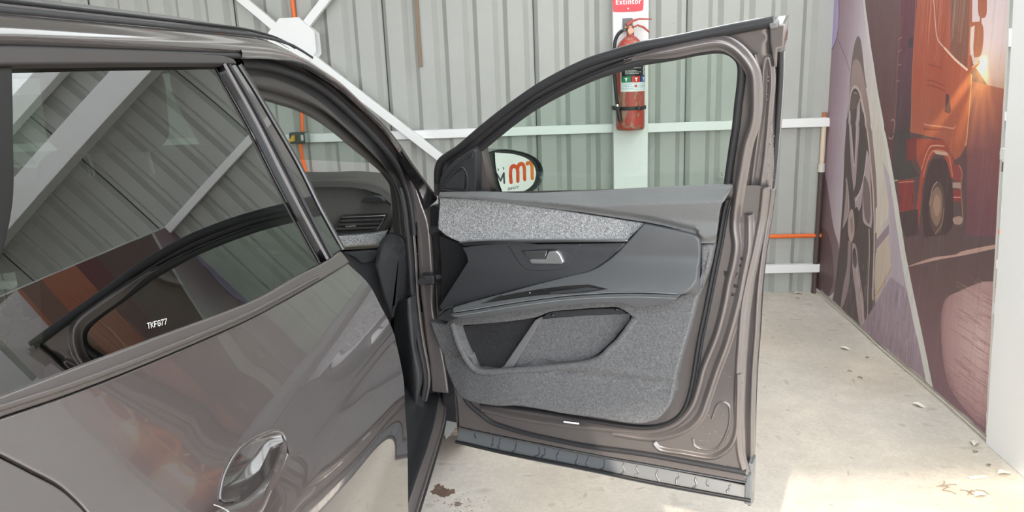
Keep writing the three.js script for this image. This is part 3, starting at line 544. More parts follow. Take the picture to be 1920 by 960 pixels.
dp('middle_panel', [[0.1541,0.9546,1],[0.2494,0.9679],[0.3867,0.9796],[0.6024,0.996,1],[0.5701,0.9632],[0.5426,0.941],[0.5146,0.9223],[0.4648,0.9056],[0.3533,0.8686],[0.2751,0.8422],[0.1599,0.8021],[0.0873,0.7743,1],[0.0741,0.7822,1],[0.1733,0.9195,1],[0.1662,0.938,1]], (u, v) => 0.078 + 0.014 * sstep(1.0, 0.975, v) + 0.01 * sstep(0.97, 0.9, v), M.trimDark, { thick: 0.05, bevel: 0.003, edge: 0.03 });
dp('front_recess', [[0.0551,0.9708,1],[0.1185,0.9541,1],[0.1397,0.9452,1],[0.1576,0.9109,1],[0.0621,0.7718,1],[0.0486,0.7798,1],[0.0558,0.8828]], 0.048, M.black, { thick: 0.01, bevel: 0.002 });
dp('handle_bezel', [[0.2925,0.9707,1],[0.4855,0.9856,1],[0.4575,0.9317],[0.4459,0.9239],[0.3557,0.912],[0.3377,0.9176],[0.3156,0.937,1]], (u, v) => 0.080 + 0.014 * sstep(1.0, 0.975, v) + 0.01 * sstep(0.97, 0.9, v), M.trimDark, { thick: 0.008, bevel: 0.002 });
dbead('bezel_line', [[0.292,0.9725],[0.3166,0.9376],[0.3387,0.9182],[0.3566,0.9126],[0.4467,0.9244],[0.4584,0.9323],[0.4877,0.9862]], 0.0875, 0.0009, 0.0012, M.satin, { n: 60 });
dbead('bezel_line', [[0.3276,0.9614],[0.3475,0.9279],[0.3609,0.9233],[0.442,0.9328],[0.4507,0.939],[0.4369,0.9654],[0.4227,0.9712],[0.3276,0.9614]], 0.0905, 0.0008, 0.0012, M.satin, { n: 60 });
dp('handle_recess', [[0.3301,0.96,1],[0.4222,0.9695],[0.435,0.9636,1],[0.4475,0.9399],[0.4401,0.9338],[0.3605,0.9244],[0.3486,0.9291,1]], (u, v) => 0.0835 + 0.012 * sstep(1.0, 0.975, v), M.black, { thick: 0.004 });
{   // pull lever: a wedge of chrome with a bar along the bottom
  const A = [[0.3566,0.9392,1],[0.4011,0.9441,1],[0.4105,0.9655,1],[0.4308,0.9684,1],[0.4392,0.9622],[0.4502,0.9412,1],[0.4444,0.9366,1],[0.3623,0.9299,1]];
  dp('pull_handle', A, (u, v) => 0.094 + 0.012 * sstep(1.0, 0.975, v), std({ color: new THREE.Color().setRGB(0.78, 0.78, 0.79), roughness: 0.28, metalness: 0.85 }), { thick: 0.012, bevel: 0.003, edge: 0.015 });
  dp('handle_cup', [[0.337,0.9589,1],[0.4024,0.9651,1],[0.396,0.9439,1],[0.3603,0.9383,1],[0.3484,0.9429,1]], (u, v) => 0.0865 + 0.012 * sstep(1.0, 0.975, v), M.satin, { thick: 0.003, bevel: 0.001 });
}
const padW = (u, v) => 0.134 - 0.058 * sstep(0.0, 0.085, v - armV(u)) + 0.012 * sstep(0.10, 0.0, Math.abs(v - armV(u) - 0.13)) * sstep(0.5, 0.7, u);
dp('elbow_pad', [...[[0.6472,1.0459,1],[0.7395,1.0318],[0.7678,1.0249],[0.7765,1.0167],[0.7793,1.0007],[0.7779,0.9526]], ...[[0.7794,0.9289]], ...[[0.7688,0.9092],[0.747,0.8943,1]], ...[[0.6538,0.8907],[0.5884,0.8835],[0.5207,0.8733],[0.4504,0.8606],[0.3775,0.844],[0.3016,0.8253],[0.2226,0.8044],[0.1371,0.7829,1]], ...[[0.1361,0.798,1]], ...[[0.1805,0.8146],[0.2932,0.8525],[0.3698,0.8784]], ...[[0.475,0.9117],[0.5241,0.9282]], ...[[0.5462,0.9424],[0.5736,0.9646],[0.6057,0.9978]]], padW, M.leather, { thick: 0.05, bevel: 0.004, edge: 0.014 });
dp('armrest', [...[[0.137,0.7807,1],[0.2225,0.8021],[0.3015,0.8231],[0.3774,0.8419],[0.4504,0.8585],[0.5206,0.8712],[0.5884,0.8815],[0.6538,0.8888],[0.7493,0.8953,1]], ...[[0.7286,0.8768],[0.701,0.8648],[0.6496,0.8487,1],[0.6168,0.8557],[0.5968,0.859],[0.5563,0.8546],[0.4797,0.8396],[0.3701,0.8164],[0.3012,0.8001],[0.1808,0.7716],[0.1512,0.7697,1],[0.135,0.7753,1]]], (u, v) => 0.136 - 0.012 * sstep(0.004, 0.05, armV(u) - v), M.leather, { thick: 0.06, bevel: 0.004, edge: 0.012 });
dp('armrest_end', [...[[0.0609,0.7468,1],[0.1183,0.79,1],[0.1255,0.7726,1],[0.1483,0.7631,1],[0.1035,0.7457,1]]], 0.105, M.trimDark, { thick: 0.06, bevel: 0.004 });
// stitching: two rows of short threads along the arm rest
{
  const th = [];
  for (const off of [0.004, -0.0065]) { const L = resample(path2(armLine.map((p) => [p[0], p[1] + off]), 120), 150); for (let i = 2; i + 1 < L.length; i++) { const a = L[i], b = [lerp(L[i][0], L[i + 1][0], 0.62), lerp(L[i][1], L[i + 1][1], 0.62)]; th.push(rod([a[0], a[1], (off > 0 ? 0.1335 : 0.1365)], [b[0], b[1], (off > 0 ? 0.1335 : 0.1365)], 0.0009, 5)); } }
  stuff(mesh('stitching', merge(th), std({ color: new THREE.Color().setRGB(0.30, 0.33, 0.33), roughness: 0.7 }), door)).userData.label = 'two rows of pale grey stitching';
}
dbead('stitch_piping', armLine.map((p) => [p[0], p[1] - 0.0015]), 0.1335, 0.0022, 0.0035, M.leather);
// window switch panel let into the arm rest
dp('switch_panel', [[0.2242,0.8187,1],[0.2866,0.8441],[0.3709,0.8674],[0.4442,0.8843],[0.5218,0.8972,1],[0.5748,0.8929,1],[0.5146,0.8789],[0.4148,0.8627],[0.3704,0.854],[0.294,0.8362,1]], (u, v) => padW(u, v) + 0.003, M.gloss, { thick: 0.006, bevel: 0.002, edge: 0.012 });
dp('window_switch', [[0.4197,0.8699,1],[0.5218,0.8922,1],[0.5574,0.8916,1],[0.5134,0.8819],[0.4253,0.8663,1]], (u, v) => padW(u, v) + 0.0065, M.trimDark, { thick: 0.006, bevel: 0.002, edge: 0.012 });
dbead('switch_trim', [[0.2286,0.8212],[0.264,0.8366],[0.2862,0.8453]], 0.124, 0.0012, 0.0016, M.chrome); dbead('switch_trim', [[0.4081,0.8715],[0.4195,0.865]], 0.125, 0.001, 0.002, M.chrome);
mesh('switch_glint', new THREE.SphereGeometry(0.0022, 10, 8).translate(...[[0.365,0.8603]][0], 0.1275), M.chrome, door);  // chrome dot standing in for the highlight on the glossy switch panel
dbead('trim_highlight', [[0.0777,0.7656],[0.0992,0.7818],[0.1234,0.792]], 0.106, 0.0012, 0.0016, M.satin);
// lower card with the map pocket
const pocket = [[0.1032,0.7224,1],[0.1273,0.7253],[0.3463,0.7726],[0.3927,0.794],[0.4597,0.808],[0.5316,0.821],[0.5776,0.8261],[0.6009,0.8162,1],[0.6159,0.8042,1],[0.5731,0.743],[0.5519,0.7189],[0.5231,0.689],[0.4865,0.6707],[0.3993,0.6475],[0.2775,0.6202],[0.1811,0.6026],[0.1595,0.6088],[0.1419,0.6285],[0.1174,0.6756]];
dp('door_card', [...[[0.0683,0.7221,1]], ...[[0.1053,0.7553,1],[0.3476,0.8094],[0.4963,0.8396],[0.6078,0.8513],[0.7261,0.8717,1],[0.7809,0.9033,1],[0.7787,1.0014,1],[0.8078,1.0035,1],[0.796,0.9381],[0.7799,0.8915,1],[0.7728,0.8712,1],[0.759,0.8076],[0.7289,0.6838],[0.713,0.594],[0.6985,0.5671],[0.6798,0.5434,1],[0.6357,0.5235],[0.5212,0.5187],[0.4281,0.514],[0.3614,0.5144],[0.2926,0.5132]], ...[[0.2207,0.4981],[0.1451,0.4915]], ...[[0.0993,0.4947],[0.0773,0.5126],[0.05,0.5613],[0.0303,0.6405],[0.0163,0.7197,1]]], (u, v) => 0.072 - 0.022 * sstep(0.30, 0.04, u) * sstep(0.72, 0.60, v) - 0.010 * sstep(0.13, 0.045, u) - 0.006 * sstep(0.016, 0, Math.abs(v - 0.61 - 0.05 * u)), M.card, { thick: 0.045, bevel: 0.007, edge: 0.025, holes: [pocket] });
dbead('pocket_rim', [[0.0932,0.7274],[0.1101,0.6699],[0.1379,0.6184],[0.1573,0.6006],[0.1808,0.5962],[0.2773,0.614],[0.3991,0.6415],[0.4894,0.6652],[0.5273,0.6838],[0.5575,0.7154],[0.5801,0.7397],[0.6227,0.805]], 0.068, 0.009, 0.007, M.card, { n: 100 });
const grilleB = dataTex(256, (x, y) => { const a = (x * 64) % 1, row = Math.floor(y * 64), b = (y * 64) % 1, q = (a + (row % 2) * 0.5) % 1; return Math.hypot(q - 0.5, b - 0.5) < 0.33 ? 0 : 1; }, false, 5.2);
M.grille = std({ color: new THREE.Color().setRGB(0.03, 0.03, 0.033), roughness: 0.55, bumpMap: grilleB, bumpScale: 0.0015 });
dp('pocket_lining', pocket.map((p) => [p[0], p[1], p[2] || 0]), 0.036, M.black, { edge: 0.1 });
dp('speaker_grille', [[0.1114,0.7113,1],[0.3374,0.7629,1],[0.3356,0.7537,1],[0.248,0.6097,1],[0.1805,0.5997],[0.1604,0.6064],[0.1261,0.6687]], 0.04, M.grille, { thick: 0.003, edge: 0.05 });
dp('pocket_divider', [[0.3432,0.7627,1],[0.3652,0.7742,1],[0.2727,0.6164,1],[0.2228,0.6042,1],[0.245,0.6201,1]], 0.056, M.trimGrey, { thick: 0.02, bevel: 0.003 });
dp('pocket_panel', [[0.3553,0.7636,1],[0.4925,0.7898],[0.6017,0.8065,1],[0.599,0.7894,1],[0.5567,0.7315],[0.535,0.707],[0.5057,0.6795],[0.4714,0.6598],[0.3874,0.6385],[0.2637,0.6109,1]], 0.044, M.card, { thick: 0.005, bevel: 0.002, edge: 0.05 });
dp('pocket_rail', [[0.3604,0.7692,1],[0.3824,0.7864],[0.4531,0.8017],[0.5257,0.814],[0.5749,0.8195,1],[0.5971,0.808,1],[0.4967,0.793,1]], 0.055, M.trimDark, { thick: 0.02, bevel: 0.003 });
for (const [u, v] of [[0.3944,0.782],[0.5693,0.8161]]) { mesh('screw', new THREE.SphereGeometry(0.0045, 12, 8).scale(1, 1, 0.6).translate(u, v, 0.056), M.gloss, door); }
// mirror sail with the tweeter
dp('sail_trim', [[0.0683,1.0934,1],[0.0873,1.1337,1],[0.1065,1.1538,1],[0.1441,1.1825],[0.1996,1.2121,1],[0.2146,1.2165,1],[0.2185,1.2082,1],[0.1881,1.0939,1]], 0.05, M.trimDark, { thick: 0.03, bevel: 0.005 });
dbead('sail_ridge', [[0.0873,1.1065],[0.1139,1.1346],[0.1466,1.1637],[0.1792,1.1833],[0.2008,1.1938],[0.212,1.2123]], 0.05, 0.003, 0.005, M.trimDark);
dp('tweeter_grille', [[0.0913,1.1076,1],[0.1294,1.142],[0.1661,1.1636,1],[0.1728,1.1536,1],[0.1578,1.1057,1]], 0.054, M.grille, { thick: 0.006, bevel: 0.002 });
dbead('tweeter_rim', [[0.088,1.1075],[0.1307,1.1465],[0.1689,1.168],[0.1775,1.1538],[0.1602,1.1028],[0.0904,1.1045]], 0.054, 0.0022, 0.003, M.trimDark);
// mirror outside the pane: its glass faces the side wall now that the door is open
const MP = [0.213, 1.123, -0.126], MT = [0.353, 0, -0.936], MB = [-0.033, 0.999, -0.012], MN = [0.935, 0.035, 0.352];
const ME = (k) => (a, b) => [0, 1, 2].map((c) => MP[c] + MT[c] * a + MB[c] * b + MN[c] * k);
const mirRim = [[-0.1223,0.0679],[-0.0991,0.0713],[-0.0601,0.0739],[-0.0008,0.065],[0.0539,0.0481],[0.0887,0.0277],[0.1024,0.0077],[0.1053,-0.0128],[0.0943,-0.0424],[0.0692,-0.0577],[0.0367,-0.0625],[-0.0315,-0.059],[-0.0907,-0.0507],[-0.1231,-0.0446]];
const mirGlass = [[-0.0726,0.0657,1],[0.0043,0.0518],[0.0547,0.0314],[0.0745,0.0109],[0.0794,-0.0096],[0.0687,-0.036],[0.0419,-0.0509],[0.0037,-0.0556],[-0.0512,-0.0532,1],[-0.0641,-0.0173],[-0.072,0.0278]];
const mirHouse = phy({ color: new THREE.Color().setRGB(0.012, 0.022, 0.022), roughness: 0.3, clearcoat: 1, clearcoatRoughness: 0.05 });
{
  const r0 = spline(mirRim.map((p) => [p[0], p[1]]), 6, true), rim = resample([...r0, r0[0]], 64), N = 64;
  const c = [rim.reduce((s, p) => s + p[0], 0) / N, rim.reduce((s, p) => s + p[1], 0) / N];
  const ring = (k, w) => rim.map((p) => ME(w)(lerp(c[0], p[0], k), lerp(c[1], p[1], k)));
  mesh('mirror_housing', loft([ring(0.93, -0.006), ring(0.985, 0.004), ring(1, -0.006), ring(1.03, -0.03), ring(0.98, -0.07), ring(0.78, -0.105), ring(0.42, -0.12), ring(0.01, -0.124)], { n: N, across: 3 }), mirHouse, door);
  mesh('mirror_bezel', sheet(mirRim.map((p) => [lerp(c[0], p[0], 0.97), lerp(c[1], p[1], 0.97)]), ME(-0.007), { towards: MN, thick: 0.003 }), M.black, door);
  mesh('mirror_glass', sheet(mirGlass, ME(-0.002), { towards: MN, thick: 0.002, edge: 0.05 }), std({ color: new THREE.Color().setRGB(0.93, 0.95, 0.95), metalness: 1, roughness: 0.0 }), door);
  const arm = (k, w, du) => rim.map((p) => { const q = ME(w)(lerp(c[0], p[0], k), lerp(c[1], p[1], k * 0.7)); return [q[0] + du, q[1] - 0.03, q[2]]; });
  mesh('mirror_arm', tube([[0.13, 1.09, -0.03], [0.14, 1.09, -0.07], [0.165, 1.095, -0.12], [0.18, 1.1, -0.14]], 0.028, { seg: 14 }), mirHouse, door);
  // registration number etched along the lower edge of the mirror glass
  const dots = [], five = { T: [31, 4, 4, 4, 4, 4, 4], K: [17, 18, 20, 24, 20, 18, 17], F: [31, 16, 16, 30, 16, 16, 16], G: [14, 17, 16, 23, 17, 17, 14], 7: [31, 1, 2, 4, 4, 8, 8] };
  const at = [[-0.0343,-0.0444],[0.0088,-0.0442],[-0.0318,-0.038]], px = (at[1][0] - at[0][0]) / 36, py = Math.abs(at[2][1] - at[0][1]) / 6.2;
  [...'TKFG77'].forEach((ch, i) => five[ch].forEach((row, r) => { for (let k = 0; k < 5; k++) if (row & (16 >> k)) { const s = lerp(at[0][0], at[1][0], (i * 6 + k) / 36), t = lerp(at[0][1], at[1][1], (i * 6 + k) / 36) + (6 - r) * py; dots.push(sheet([[s, t, 1], [s + px, t, 1], [s + px, t + py, 1], [s, t + py, 1]], ME(-0.0015), { towards: MN, edge: 1 })); } }));
  mesh('etched_number', merge(dots), std({ color: new THREE.Color().setRGB(0.05, 0.05, 0.055), roughness: 0.8 }), door).userData.label = 'small etched registration number';
}
// hinges, check strap and wiring boot at the front edge
mesh('hinge', merge([box(-0.02, 0.06, 0.87, 0.90, -0.01, 0.025, 0.004), rod([-0.01, 0.855, 0.02], [-0.01, 0.915, 0.02], 0.009), box(-0.05, 0.0, 0.865, 0.905, 0.01, 0.03, 0.004)]), M.black, door);
mesh('hinge', merge([box(-0.02, 0.06, 0.53, 0.56, -0.01, 0.025, 0.004), rod([-0.01, 0.515, 0.02], [-0.01, 0.575, 0.02], 0.009)]), M.black, door);
mesh('wiring_boot', tube([[-0.06, 0.98, 0.0], [-0.01, 0.97, 0.02], [0.04, 0.985, 0.02], [0.08, 0.99, 0.01]], 0.016, { seg: 12 }), M.rubber, door);
mesh('front_flange', boxUV(box(0.018, 0.07, 0.40, 1.05, -0.045, 0.03, 0.008)), M.black, door);
// water drops left on the shell
{
  seed = 31; const L = []; const zone = [[0.7998,0.558],[0.8577,0.7617],[0.8407,0.4937],[0.7742,0.5243]], B = [[0.9015,1.4023],[0.9174,1.0995],[0.9323,1.4013],[0.877,1.0975]];
  const drop = (u, v, w) => L.push(new THREE.SphereGeometry(0.0008 + 0.0011 * rnd(), 6, 5).scale(1, 1.2, 0.5).translate(u, v, w + lean(v)));
  for (let i = 0; i < 60; i++) { const a = rnd(), b = rnd(); drop(lerp(0.77, 0.855, a) + 0.03 * b * a, lerp(0.42, 0.68, b), 0.0305); }
  for (let i = 0; i < 50; i++) { const v = lerp(1.12, 1.4, rnd()); drop(lerp(B[1][0], B[2][0], rnd()) , v, 0.015); }
  stuff(mesh('water_drops', merge(L), std({ color: new THREE.Color().setRGB(0.2, 0.19, 0.185), roughness: 0.08, metalness: 0.2 }), door));
}

// ---- the body, in the shed's axes: the flank is x = flank(y) along z
const PY = [0, 0.25, 0.35, 0.45, 0.60, 0.75, 0.88, 0.96, 1.03, 1.10, 1.47, 1.53, 1.58], PX = [-0.47, -0.41, -0.365, -0.315, -0.298, -0.298, -0.285, -0.292, -0.318, -0.352, -0.50, -0.55, -0.68];
const slopes = PY.map((_, i) => { if (!i || i === PY.length - 1) return 0; const a = (PX[i] - PX[i - 1]) / (PY[i] - PY[i - 1]), b = (PX[i + 1] - PX[i]) / (PY[i + 1] - PY[i]); return a * b <= 0 ? 0 : 2 * a * b / (a + b); });
slopes[0] = 0.24; slopes[9] = -0.42; slopes[10] = -0.42;
function flank(y) {
  if (y <= PY[0]) return PX[0]; let i = 0; while (i < PY.length - 2 && y > PY[i + 1]) i++;
  const h = PY[i + 1] - PY[i], t = clamp((y - PY[i]) / h, 0, 1.0);
  return (1 + 2 * t) * (1 - t) ** 2 * PX[i] + t * (1 - t) ** 2 * h * slopes[i] + t * t * (3 - 2 * t) * PX[i + 1] + t * t * (t - 1) * h * slopes[i + 1];
}
const SE = (off) => typeof off === 'function' ? (z, y) => [flank(y) + off(z, y), y, z] : (z, y) => [flank(y) + off, y, z];
const S3 = (pts, off) => pts.map((p) => [flank(p[1]) + off, p[1], p[0]]);
const MID = -1.22;
const mirrorX = (g) => { g = g.clone(); const p = g.attributes.position, n = g.attributes.normal; for (let i = 0; i < p.count; i++) { p.setX(i, 2 * MID - p.getX(i)); n.setX(i, -n.getX(i)); } if (g.index) { const a = g.index.array; for (let i = 0; i < a.length; i += 3) { const t = a[i]; a[i] = a[i + 1]; a[i + 1] = t; } } else { for (const k of Object.keys(g.attributes)) { const at = g.attributes[k], s = at.itemSize, a = at.array; for (let i = 0; i < at.count; i += 3) for (let c = 0; c < s; c++) { const t = a[i * s + c]; a[i * s + c] = a[(i + 1) * s + c]; a[(i + 1) * s + c] = t; } } } return g; };
const RIGHTSIDE = [1, 0.2, 0];
const so = (o = {}) => ({ towards: RIGHTSIDE, edge: 0.035, ...o });

const padM = std({ color: new THREE.Color().setRGB(0.06, 0.056, 0.054), roughness: 0.75, bumpMap: fineT, bumpScale: 0.0003 });
// rear door
const rd = group('rear_door', car); rd.userData.label = 'closed rear passenger door with dark tinted window';
const sd = (name, pts, off, mat, o) => onCar(name, sheet(pts, SE(off), so(o)), mat, rd);
const sbead = (name, pts, off, hw, h, mat, o = {}, parent = rd) => onCar(name, bead(S3(path2(pts, o.n || 60), off), [0.93, 0.37, 0], hw, h, o), mat, parent);
const beltTop = [[-0.4508,1.2149],[-0.4781,1.2111],[-0.5809,1.1971],[-0.6741,1.1841],[-0.8797,1.156],[-1.0252,1.1455],[-1.1466,1.1353]];
const beltLow = [[-0.4387,1.1997],[-0.4653,1.1957],[-0.526,1.1841],[-0.6043,1.1713],[-0.7518,1.1505],[-0.8547,1.1376],[-1.0796,1.1171],[-1.2344,1.1061]];
const frontEdge = [[-1.2531,1.1022],[-1.2708,1.0607],[-1.2694,1.0218],[-1.268,0.9726],[-1.2717,0.9107],[-1.2923,0.8396],[-1.3315,0.756],[-1.315,0.6749],[-1.292,0.5999]];
const rearCut = [[-0.4452,1.1894],[-0.4552,1.1769],[-0.47,1.156],[-0.483,1.137],[-0.488,1.1252],[-0.4922,1.1084]];
const cup = [[-0.624,1.0362],[-0.634,1.0425],[-0.6522,1.0483],[-0.6918,1.0514],[-0.7395,1.0428],[-0.7707,1.032],[-0.7777,1.0224],[-0.7655,1.0124],[-0.7376,1.0057],[-0.694,1.0084],[-0.6428,1.0246]];
{
  const out = [...beltLow.map((p, i) => [p[0], p[1], i === 0 || i === beltLow.length - 1 ? 1 : 0]), ...frontEdge.slice(1), [-1.285, 0.45], [-1.27, 0.33, 1], [-0.80, 0.33, 1], [-0.66, 0.42], [-0.56, 0.62], [-0.515, 0.85], ...rearCut.slice().reverse().map((p) => [p[0], p[1]])];
  sd('door_skin', out, 0, M.paint, { holes: [cup], thick: 0.004, bevel: 0.002, edge: 0.02 });
}
const sm = std({ color: new THREE.Color().setRGB(0.12, 0.108, 0.104), roughness: 0.28, metalness: 0.4 });
sd('belt_moulding', [...beltTop.map((p, i) => [p[0], p[1] - 0.002, i === 0 ? 1 : 0]), ...[[-1.2219,1.1306,1],[-1.2356,1.1067,1]], ...beltLow.slice(0, -1).reverse().map((p, i) => [p[0], p[1] + 0.002, i === beltLow.length - 2 ? 1 : 0])], 0.004, sm, { thick: 0.012, bevel: 0.003 });
sbead('belt_crease', beltLow.slice(0, -1).map((p) => [p[0], p[1] + 0.008]), 0.005, 0.0025, 0.003, sm, { n: 70 });
const rearGlass = [...[[-0.697,1.4378,1],[-0.7761,1.4383],[-0.909,1.4389],[-1.1581,1.439,1],[-1.1687,1.3627],[-1.1701,1.2494],[-1.1775,1.1276,1]], ...beltTop.slice(0, -1).reverse().map((p, i) => [p[0], p[1] - 0.006, i === beltTop.length - 2 ? 1 : 0]), ...[[-0.5276,1.2646],[-0.6,1.3229]]];
const rg = sd('window_glass', rearGlass, -0.008, tinted, { edge: 0.03 }); rg.userData.label = 'dark tinted rear door window';
sd('pillar_trim', [[-0.6332,1.4378,1],[-0.6906,1.4377,1],[-0.6385,1.3743],[-0.5951,1.3237],[-0.5233,1.2659,1],[-0.492,1.2599,1]], -0.002, phy({ color: new THREE.Color().setRGB(0.012, 0.011, 0.011), roughness: 0.5, specularIntensity: 0.35 }), { thick: 0.012, bevel: 0.002 });
const topTrim = phy({ color: new THREE.Color().setRGB(0.04, 0.035, 0.034), roughness: 0.5, specularIntensity: 0.6 });
sd('window_top_trim', [[-0.6281,1.4517,1],[-0.6787,1.4523],[-0.8468,1.4534],[-1.0047,1.4521],[-1.1496,1.4486,1],[-1.1791,1.4441,1],[-1.182,1.437,1],[-1.1277,1.437],[-0.8857,1.4375],[-0.7566,1.4373],[-0.6162,1.4366,1]], 0.004, topTrim, { thick: 0.012, bevel: 0.002 });
sd('door_pillar_trim', [[-1.1395,1.4372,1],[-1.1872,1.4363,1],[-1.1988,1.3987],[-1.2107,1.3497],[-1.2272,1.2668],[-1.2263,1.1955],[-1.2359,1.1282,1],[-1.1596,1.1312,1],[-1.1522,1.2512],[-1.151,1.3628]], -0.001, M.gloss, { thick: 0.02, bevel: 0.002 });
sbead('pillar_strip', [[-1.14,1.4364],[-1.1429,1.4052],[-1.1492,1.3476],[-1.1488,1.2509],[-1.1562,1.1329]], 0.001, 0.0022, 0.003, std({ color: new THREE.Color().setRGB(0.13, 0.118, 0.12), roughness: 0.45, metalness: 0.1 }));
sbead('pillar_strip', [[-1.1581,1.4356],[-1.1661,1.4045],[-1.1729,1.3458],[-1.1771,1.2498],[-1.1791,1.1306]], 0.0005, 0.0022, 0.003, M.rubber);
sbead('pillar_flange', [[-1.2226,1.435],[-1.2338,1.4005],[-1.2462,1.3501],[-1.2633,1.2649],[-1.2636,1.1904],[-1.2701,1.1211]], -0.012, 0.005, 0.006, M.gloss);
sd('pillar_inner_trim', [[-1.1771,1.4457,1],[-1.1435,1.3962],[-1.147,1.3196],[-1.146,1.2686],[-1.1224,1.1742,1],[-1.3463,1.098,1],[-1.3426,1.2242],[-1.3411,1.3543],[-1.3345,1.4463,1]], -0.08, padM, { thick: 0.02, bevel: 0.006 });
// shut edge of the rear door, turning in behind its front edge
onCar('shut_edge', loft([S3(path2(frontEdge), -0.002), S3(path2(frontEdge.map((p) => [p[0] - 0.003, p[1]])), -0.012), S3(path2(frontEdge.map((p) => [p[0] + 0.012, p[1]])), -0.05), S3(path2(frontEdge.map((p) => [p[0] + 0.03, p[1]])), -0.12)], { n: 50 }), M.paintIn, rd);
{   // handle in its dish
  const cz = cup.reduce((s, p) => s + p[0], 0) / cup.length, cy = cup.reduce((s, p) => s + p[1], 0) / cup.length, rz = 0.075, ry = 0.05;
  const P = outline(cup), rows = [];
  for (let k = 0; k <= 8; k++) { const t = 1 - k / 8; rows.push([...P, P[0]].map((p) => { const q = [lerp(cz, p[0], t * 1.0), lerp(cy, p[1], t * 1.0)]; return [flank(q[1]) - 0.001 - 0.024 * Math.sqrt(1 - t ** 2.4) * 1.0, q[1], q[0]]; })); }
  onCar('handle_dish', gridGeo(rows), M.paint, rd);
  sbead('handle_rim', [...P, P[0]], 0.0, 0.0022, 0.002, M.paint, { n: 90 });
  onCar('door_handle', sheet([[-0.7447,1.0361,1],[-0.7333,1.027],[-0.7074,1.0201],[-0.6702,1.0165],[-0.6357,1.0129],[-0.5782,1.0209,1],[-0.5527,1.0461,1],[-0.5763,1.0506],[-0.5975,1.0477],[-0.6295,1.0367],[-0.6662,1.0301],[-0.6987,1.03]], SE((z, y) => 0.020 + 0.006 * sstep(0.02, 0.08, 0.85 + z)), so({ thick: 0.026, bevel: 0.009, edge: 0.012 })), M.paint, rd).userData.label = 'body coloured pull handle';
  sbead('handle_joint', [[-0.5827,1.057],[-0.5896,1.0495],[-0.594,1.0414],[-0.5891,1.0349]], 0.0245, 0.0007, 0.0008, M.chrome, { n: 20 });
}
{   // registration number etched in the corner of the rear window
  const five = { T: [31, 4, 4, 4, 4, 4, 4], K: [17, 18, 20, 24, 20, 18, 17], F: [31, 16, 16, 30, 16, 16, 16], G: [14, 17, 16, 23, 17, 17, 14], 7: [31, 1, 2, 4, 4, 8, 8] }, dots = [];
  const at = [[-0.6757,1.1875],[-0.7077,1.1814],[-0.6797,1.1923]];
  const ax = [at[1][0] - at[0][0], at[1][1] - at[0][1]], ay = [at[2][0] - at[0][0], at[2][1] - at[0][1]], em = (a, b) => SE(-0.0065)(at[0][0] + ax[0] * a + ay[0] * b, at[0][1] + ax[1] * a + ay[1] * b);
  [...'TKFG77'].forEach((ch, i) => five[ch].forEach((row, r) => { for (let k = 0; k < 5; k++) if (row & (16 >> k)) { const a = (i * 6 + k) / 35, b = (6 - r) / 7; dots.push(sheet([[a, b, 1], [a + 1 / 35, b, 1], [a + 1 / 35, b + 1 / 7, 1], [a, b + 1 / 7, 1]], em, { towards: RIGHTSIDE, edge: 9 })); } }));
  onCar('etched_number', merge(dots), std({ color: new THREE.Color().setRGB(0.62, 0.62, 0.6), roughness: 0.8 }), rd).userData.label = 'registration number etched in white';
}

// rear quarter, left flank and the rest of the shell
const quarter = sheet([[-0.44, 1.22, 1], [0.55, 1.27, 1], [0.86, 1.05], [0.92, 0.6, 1], [0.90, 0.36, 1], [0.56, 0.34, 1], [0.50, 0.55], [0.32, 0.73], [0.08, 0.77], [-0.16, 0.70], [-0.32, 0.5], [-0.36, 0.34, 1], [-0.78, 0.33, 1], [-0.655, 0.42], [-0.555, 0.62], [-0.51, 0.85], ...rearCut.slice().reverse().map((p) => [p[0] + 0.0018, p[1] - 0.002])], SE(0), so({ thick: 0.004, bevel: 0.002 }));
onCar('rear_quarter', quarter, M.paint);
const quarterTop = sheet([[-0.70, 1.452, 1], [0.25, 1.44], [0.62, 1.3, 1], [0.56, 1.27, 1], [-0.44, 1.22, 1], [-0.47, 1.25], [-0.58, 1.33]], SE(-0.004), so({ thick: 0.01 }));
onCar('quarter_pillar', quarterTop, M.gloss);
const fender = sheet([[-2.12, 0.97, 1], [-2.5, 0.95], [-3.0, 0.88], [-3.40, 0.76, 1], [-3.45, 0.40, 1], [-3.30, 0.36, 1], [-3.24, 0.52], [-3.08, 0.67], [-2.86, 0.72], [-2.64, 0.67], [-2.49, 0.52], [-2.44, 0.36, 1], [-2.12, 0.36, 1]], SE((z, y) => -0.06 * sstep(-2.2, -3.4, z) - 0.02), so({ thick: 0.004 }));
onCar('front_fender', fender, M.paint);
const leftDoors = sheet([[0.3, 1.22, 1], [-2.12, 1.08, 1], [-2.12, 0.36, 1], [-0.36, 0.34, 1], [-0.3, 0.5], [-0.16, 0.68], [0.08, 0.76, 1]], SE(0), so({ thick: 0.02 }));
onCar('left_flank', mirrorX(merge([leftDoors, quarter, fender])), M.paint);
const leftPanes = [[[-0.60, 1.22, 1], [-1.22, 1.13, 1], [-1.22, 1.43, 1], [-0.72, 1.43, 1]], [[-1.30, 1.12, 1], [-2.02, 1.09, 1], [-1.62, 1.38], [-1.30, 1.43, 1]], [[-0.50, 1.235, 1], [-0.6, 1.42, 1], [0.25, 1.40, 1], [0.5, 1.28, 1]]];
for (const p of leftPanes) onCar('left_window', mirrorX(sheet(p, SE(-0.008), so())), clear);
const fr = [[-0.56, 1.22], [-1.26, 1.12], [-2.02, 1.085]];
